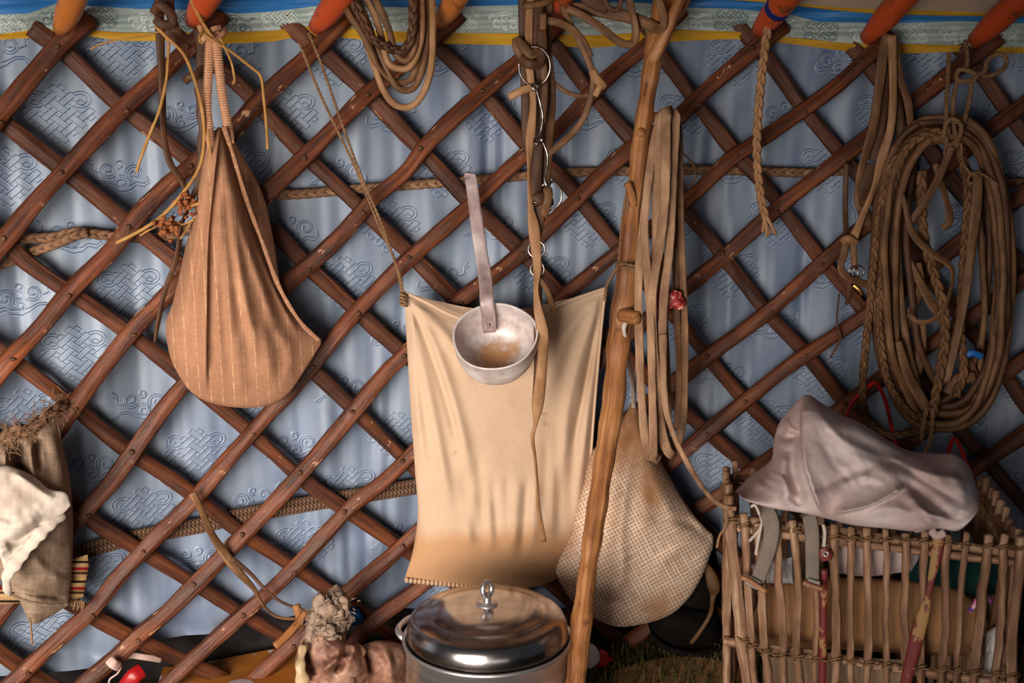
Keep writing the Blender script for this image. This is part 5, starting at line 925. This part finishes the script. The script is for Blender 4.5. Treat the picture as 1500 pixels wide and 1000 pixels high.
# sheepskin with wool tuft
HIDE = Mat('raw_hide', .55, spec=.35); x = HIDE.noise(HIDE.vec('Object', (22, 22, 22)), 1, 6, .6); HIDE.color(HIDE.ramp(x, (.32, S(84, 52, 42)), (.5, S(138, 98, 80)), (.68, S(180, 146, 126)))); HIDE.bump(x, .4, .004); HIDE = HIDE.m
WOOL = fabric('wool', S(118, 98, 84), S(164, 140, 122), 20, 300).m
t = thing('sheepskin', P(490, 985, .22), 'crumpled raw sheepskin with a tuft of wool on the ground left of the pot', 'sheepskin')
pillow('hide', [(448, 918), (462, 908), (480, 898), (500, 902), (508, 920)], [(436, 1010), (460, 1020), (490, 1022), (520, 1012), (540, 990)], [(448, 918), (440, 940), (432, 968), (436, 1010)], [(508, 920), (508, 945), (526, 944), (534, 960), (540, 990)], lambda s, tt: .15+.06*tt, HIDE, t, bulge=.06, back=.05, nu=80, nv=80, rough=.013, nscale=26, folds=[([(452, 930), (448, 960), (462, 990)], 6, -.03), ([(508, 930), (506, 960), (490, 985)], 6, -.035), ([(440, 950), (436, 980), (445, 1005)], 7, .03), ([(470, 985), (490, 970), (520, 960)], 6, .02)])
b = MB()
for i in range(90):
    k = i/90; q = P(490-16*k+rnd.gauss(0, 9), 884+52*k+rnd.gauss(0, 6), .19+rnd.gauss(0, .014)); blob(b, q, rnd.uniform(.010, .018), rnd.uniform(.008, .014), rnd.uniform(.010, .018), 12, 8, .5, i)
for i in range(700):
    k = rnd.random(); q = P(490-16*k+rnd.gauss(0, 11), 882+54*k+rnd.gauss(0, 7), .20+rnd.gauss(0, .014)); d = np.array([rnd.gauss(0, .008), rnd.gauss(-.004, .006), rnd.gauss(.002, .008)]); sweep(b, np.stack([q, q+d*.4+[0, 0, .001], q+d*.8]), .0009, .0008, 4)
b.build('wool_tuft', WOOL, t, kind='stuff')
b = MB(); strap(b, [(444, 945, .22, 5), (440, 975, .24, 8), (444, 1000, .25, 9)], 20, None, .7, wob=.3); b.build('bone_edge', leather('bone', S(130, 104, 72), S(168, 144, 108), S(196, 176, 146), .5, 2), t)
b = MB(); strap(b, [(530, 948, .19, 9), (518, 962, .2, 12), (506, 985, .22, 16), (496, 1010, .24, 18)], 24, None, .7, wob=.2); b.build('hide_flap', HIDE, t)
pillow('hide_flap', [(516, 952), (550, 938), (585, 942), (600, 955)], [(500, 1015), (550, 1020), (605, 1015)], [(516, 952), (506, 980), (500, 1015)], [(600, 955), (606, 985), (605, 1015)], .15, HIDE, t, bulge=.05, back=.04, nu=50, nv=50, rough=.012, nscale=26, folds=[([(530, 950), (540, 980), (536, 1005)], 6, -.02), ([(560, 945), (572, 975), (570, 1005)], 7, .015)])
# red-capped bottle behind the post
t = thing('bottle', PG(850, 972, 0), 'white plastic bottle with a red cap lying behind the foot of the post', 'bottle')
a0, a1 = P(828, 955, .20), P(896, 966, .19); ax = (a1-a0)/np.linalg.norm(a1-a0); Lb = np.linalg.norm(a1-a0); WPL = Mat('white_plastic', .3); WPL.color(S(196, 198, 206)); RPL = Mat('red_plastic', .35); RPL.color(S(150, 16, 20))
b = MB(); lathe(b, [(.001, -.04), (.024, -.04), (.026, -.035), (.026, Lb*.45), (.022, Lb*.58), (.013, Lb*.68), (.011, Lb*.74)], a0, ax, 32); b.build('bottle_body', WPL.m, t)
b = MB(); lathe(b, [(.0165, Lb*.68), (.017, Lb*.7), (.015, Lb*.86), (.006, Lb*.9), (.005, Lb), (.0005, Lb+.002)], a0, ax, 24); b.build('cap', RPL.m, t)
# dark boot behind the checked sack
BOOT = leather('boot_leather', S(10, 8, 8), S(18, 14, 13), S(28, 22, 20), .8); BOOT.node_tree.nodes['Principled BSDF'].inputs['Specular IOR Level'].default_value = .1
t = thing('boot', PG(1005, 945, 0), 'dark leather boot with an ochre pull strap in the shadow left of the basket', 'boot')
pillow('shaft', [(985, 800), (1015, 792), (1046, 805)], [(985, 925), (1010, 935), (1048, 925)], [(985, 800), (980, 870), (985, 925)], [(1046, 805), (1050, 870), (1048, 925)], .03, BOOT, t, bulge=.045, back=.03, nu=50, nv=50, rough=.008)
pillow('foot', [(952, 895), (990, 885), (1046, 895)], [(962, 938), (1000, 955), (1050, 950)], [(952, 895), (950, 918), (962, 938)], [(1046, 895), (1056, 925), (1050, 950)], .06, BOOT, t, bulge=.05, back=.04, nu=40, nv=30)
b = MB(); strap(b, [(1034, 826, .085, 4), (1042, 845, .092, 9), (1046, 862, .095, 9), (1044, 875, .092, 4), (1040, 900, .11, 3), (1025, 925, .115, 3), (1012, 942, .11, 3)], 40, None, .3); b.build('pull_strap', leather('ochre_leather', S(66, 42, 18), S(84, 54, 24), S(100, 66, 32)), t)
b = MB(); strap(b, [(952, 928, .085), (970, 945, .10), (1000, 956, .11), (1030, 957, .105), (1052, 950, .085)], 40, 4, .8); b.build('sole', BOOT, t)
# scraps at the foot of the lattice
PKW = fabric('pink_white_cloth', S(196, 160, 150), S(216, 188, 176), 8, 400).m; t = thing('cloth_strip', P(170, 980, .05), 'pinkish white cloth strip wound round a slat at bottom left', 'cloth strip')
b = MB(); strap(b, [(160, 966, .062), (166, 972, .07), (174, 976, .06)], 16, 7, .4); b.build('wrap', PKW, t); b = MB(); strap(b, [(174, 968, .02), (190, 960, .012), (210, 962, .02), (236, 966, .02)], 20, 4.5, .4); b.build('loose_end', PKW, t); b = MB(); strap(b, [(178, 976, .055), (172, 986, .06), (160, 996, .06), (162, 1010, .06)], 20, 1.2, 1); b.build('thread', PKW, t)
b = MB(); strap(b, [(184, 1006, .10, 12), (196, 990, .105, 12), (208, 981, .10, 11)], 20, None, .5); tag(b.build('red_scrap', RPL.m), 'small piece of red plastic on the ground at bottom left', 'plastic scrap')
BGL = Mat('blue_foil', .25, .5); BGL.color(S(14, 74, 120)); b = MB(); blob(b, P(512, 904, .03), .028, .012, .016, 20, 12, .4, 2); tag(b.build('blue_wrapper', BGL.m), 'shiny blue wrapper behind the wool tuft of the sheepskin', 'wrapper')
# dry grass along the wall and on the bare ground
GR = leather('dry_grass', S(70, 56, 30), S(104, 86, 50), S(132, 112, 70), .9); GG = leather('green_grass', S(42, 56, 22), S(62, 78, 34), S(86, 98, 48), .9); mb = MB()
def blade(x, y, h, mi):
    a = rnd.uniform(0, 6.28); l = h*rnd.uniform(.2, 1.1); p0 = np.array([x, y, -.004]); p1 = p0+[l*.4*math.cos(a), l*.4*math.sin(a), h*.7]; p2 = p0+[l*math.cos(a), l*math.sin(a), h*rnd.uniform(.4, 1)]
    w_ = np.array([math.sin(a), -math.cos(a), 0])*.0011; mb.add(np.stack([p0-w_, p0+w_, p1+w_*.8, p1-w_*.8, p2]), [(0, 1, 2, 3), (3, 2, 4)], None, mi)
for i in range(9000):
    u = rnd.uniform(-1.7, 1.3); o = abs(rnd.gauss(.02, .09))
    q = wall_pt(u, 0, o); sx, sy = to_px(q)
    if 235 < sx < 640 and sy > 958-.05*(sx-240): continue
    blade(q[0], q[1], rnd.uniform(.012, .05), 0 if rnd.random() < .85 else 1)
for i in range(3500): q = PG(rnd.uniform(820, 1060), rnd.uniform(915, 1010)); blade(q[0], q[1], rnd.uniform(.01, .03), 0 if rnd.random() < .45 else 1)
mb.build('dry_grass', [GR, GG], kind='stuff', label='dry straw and sparse grass on the ground along the foot of the wall', cat='grass')
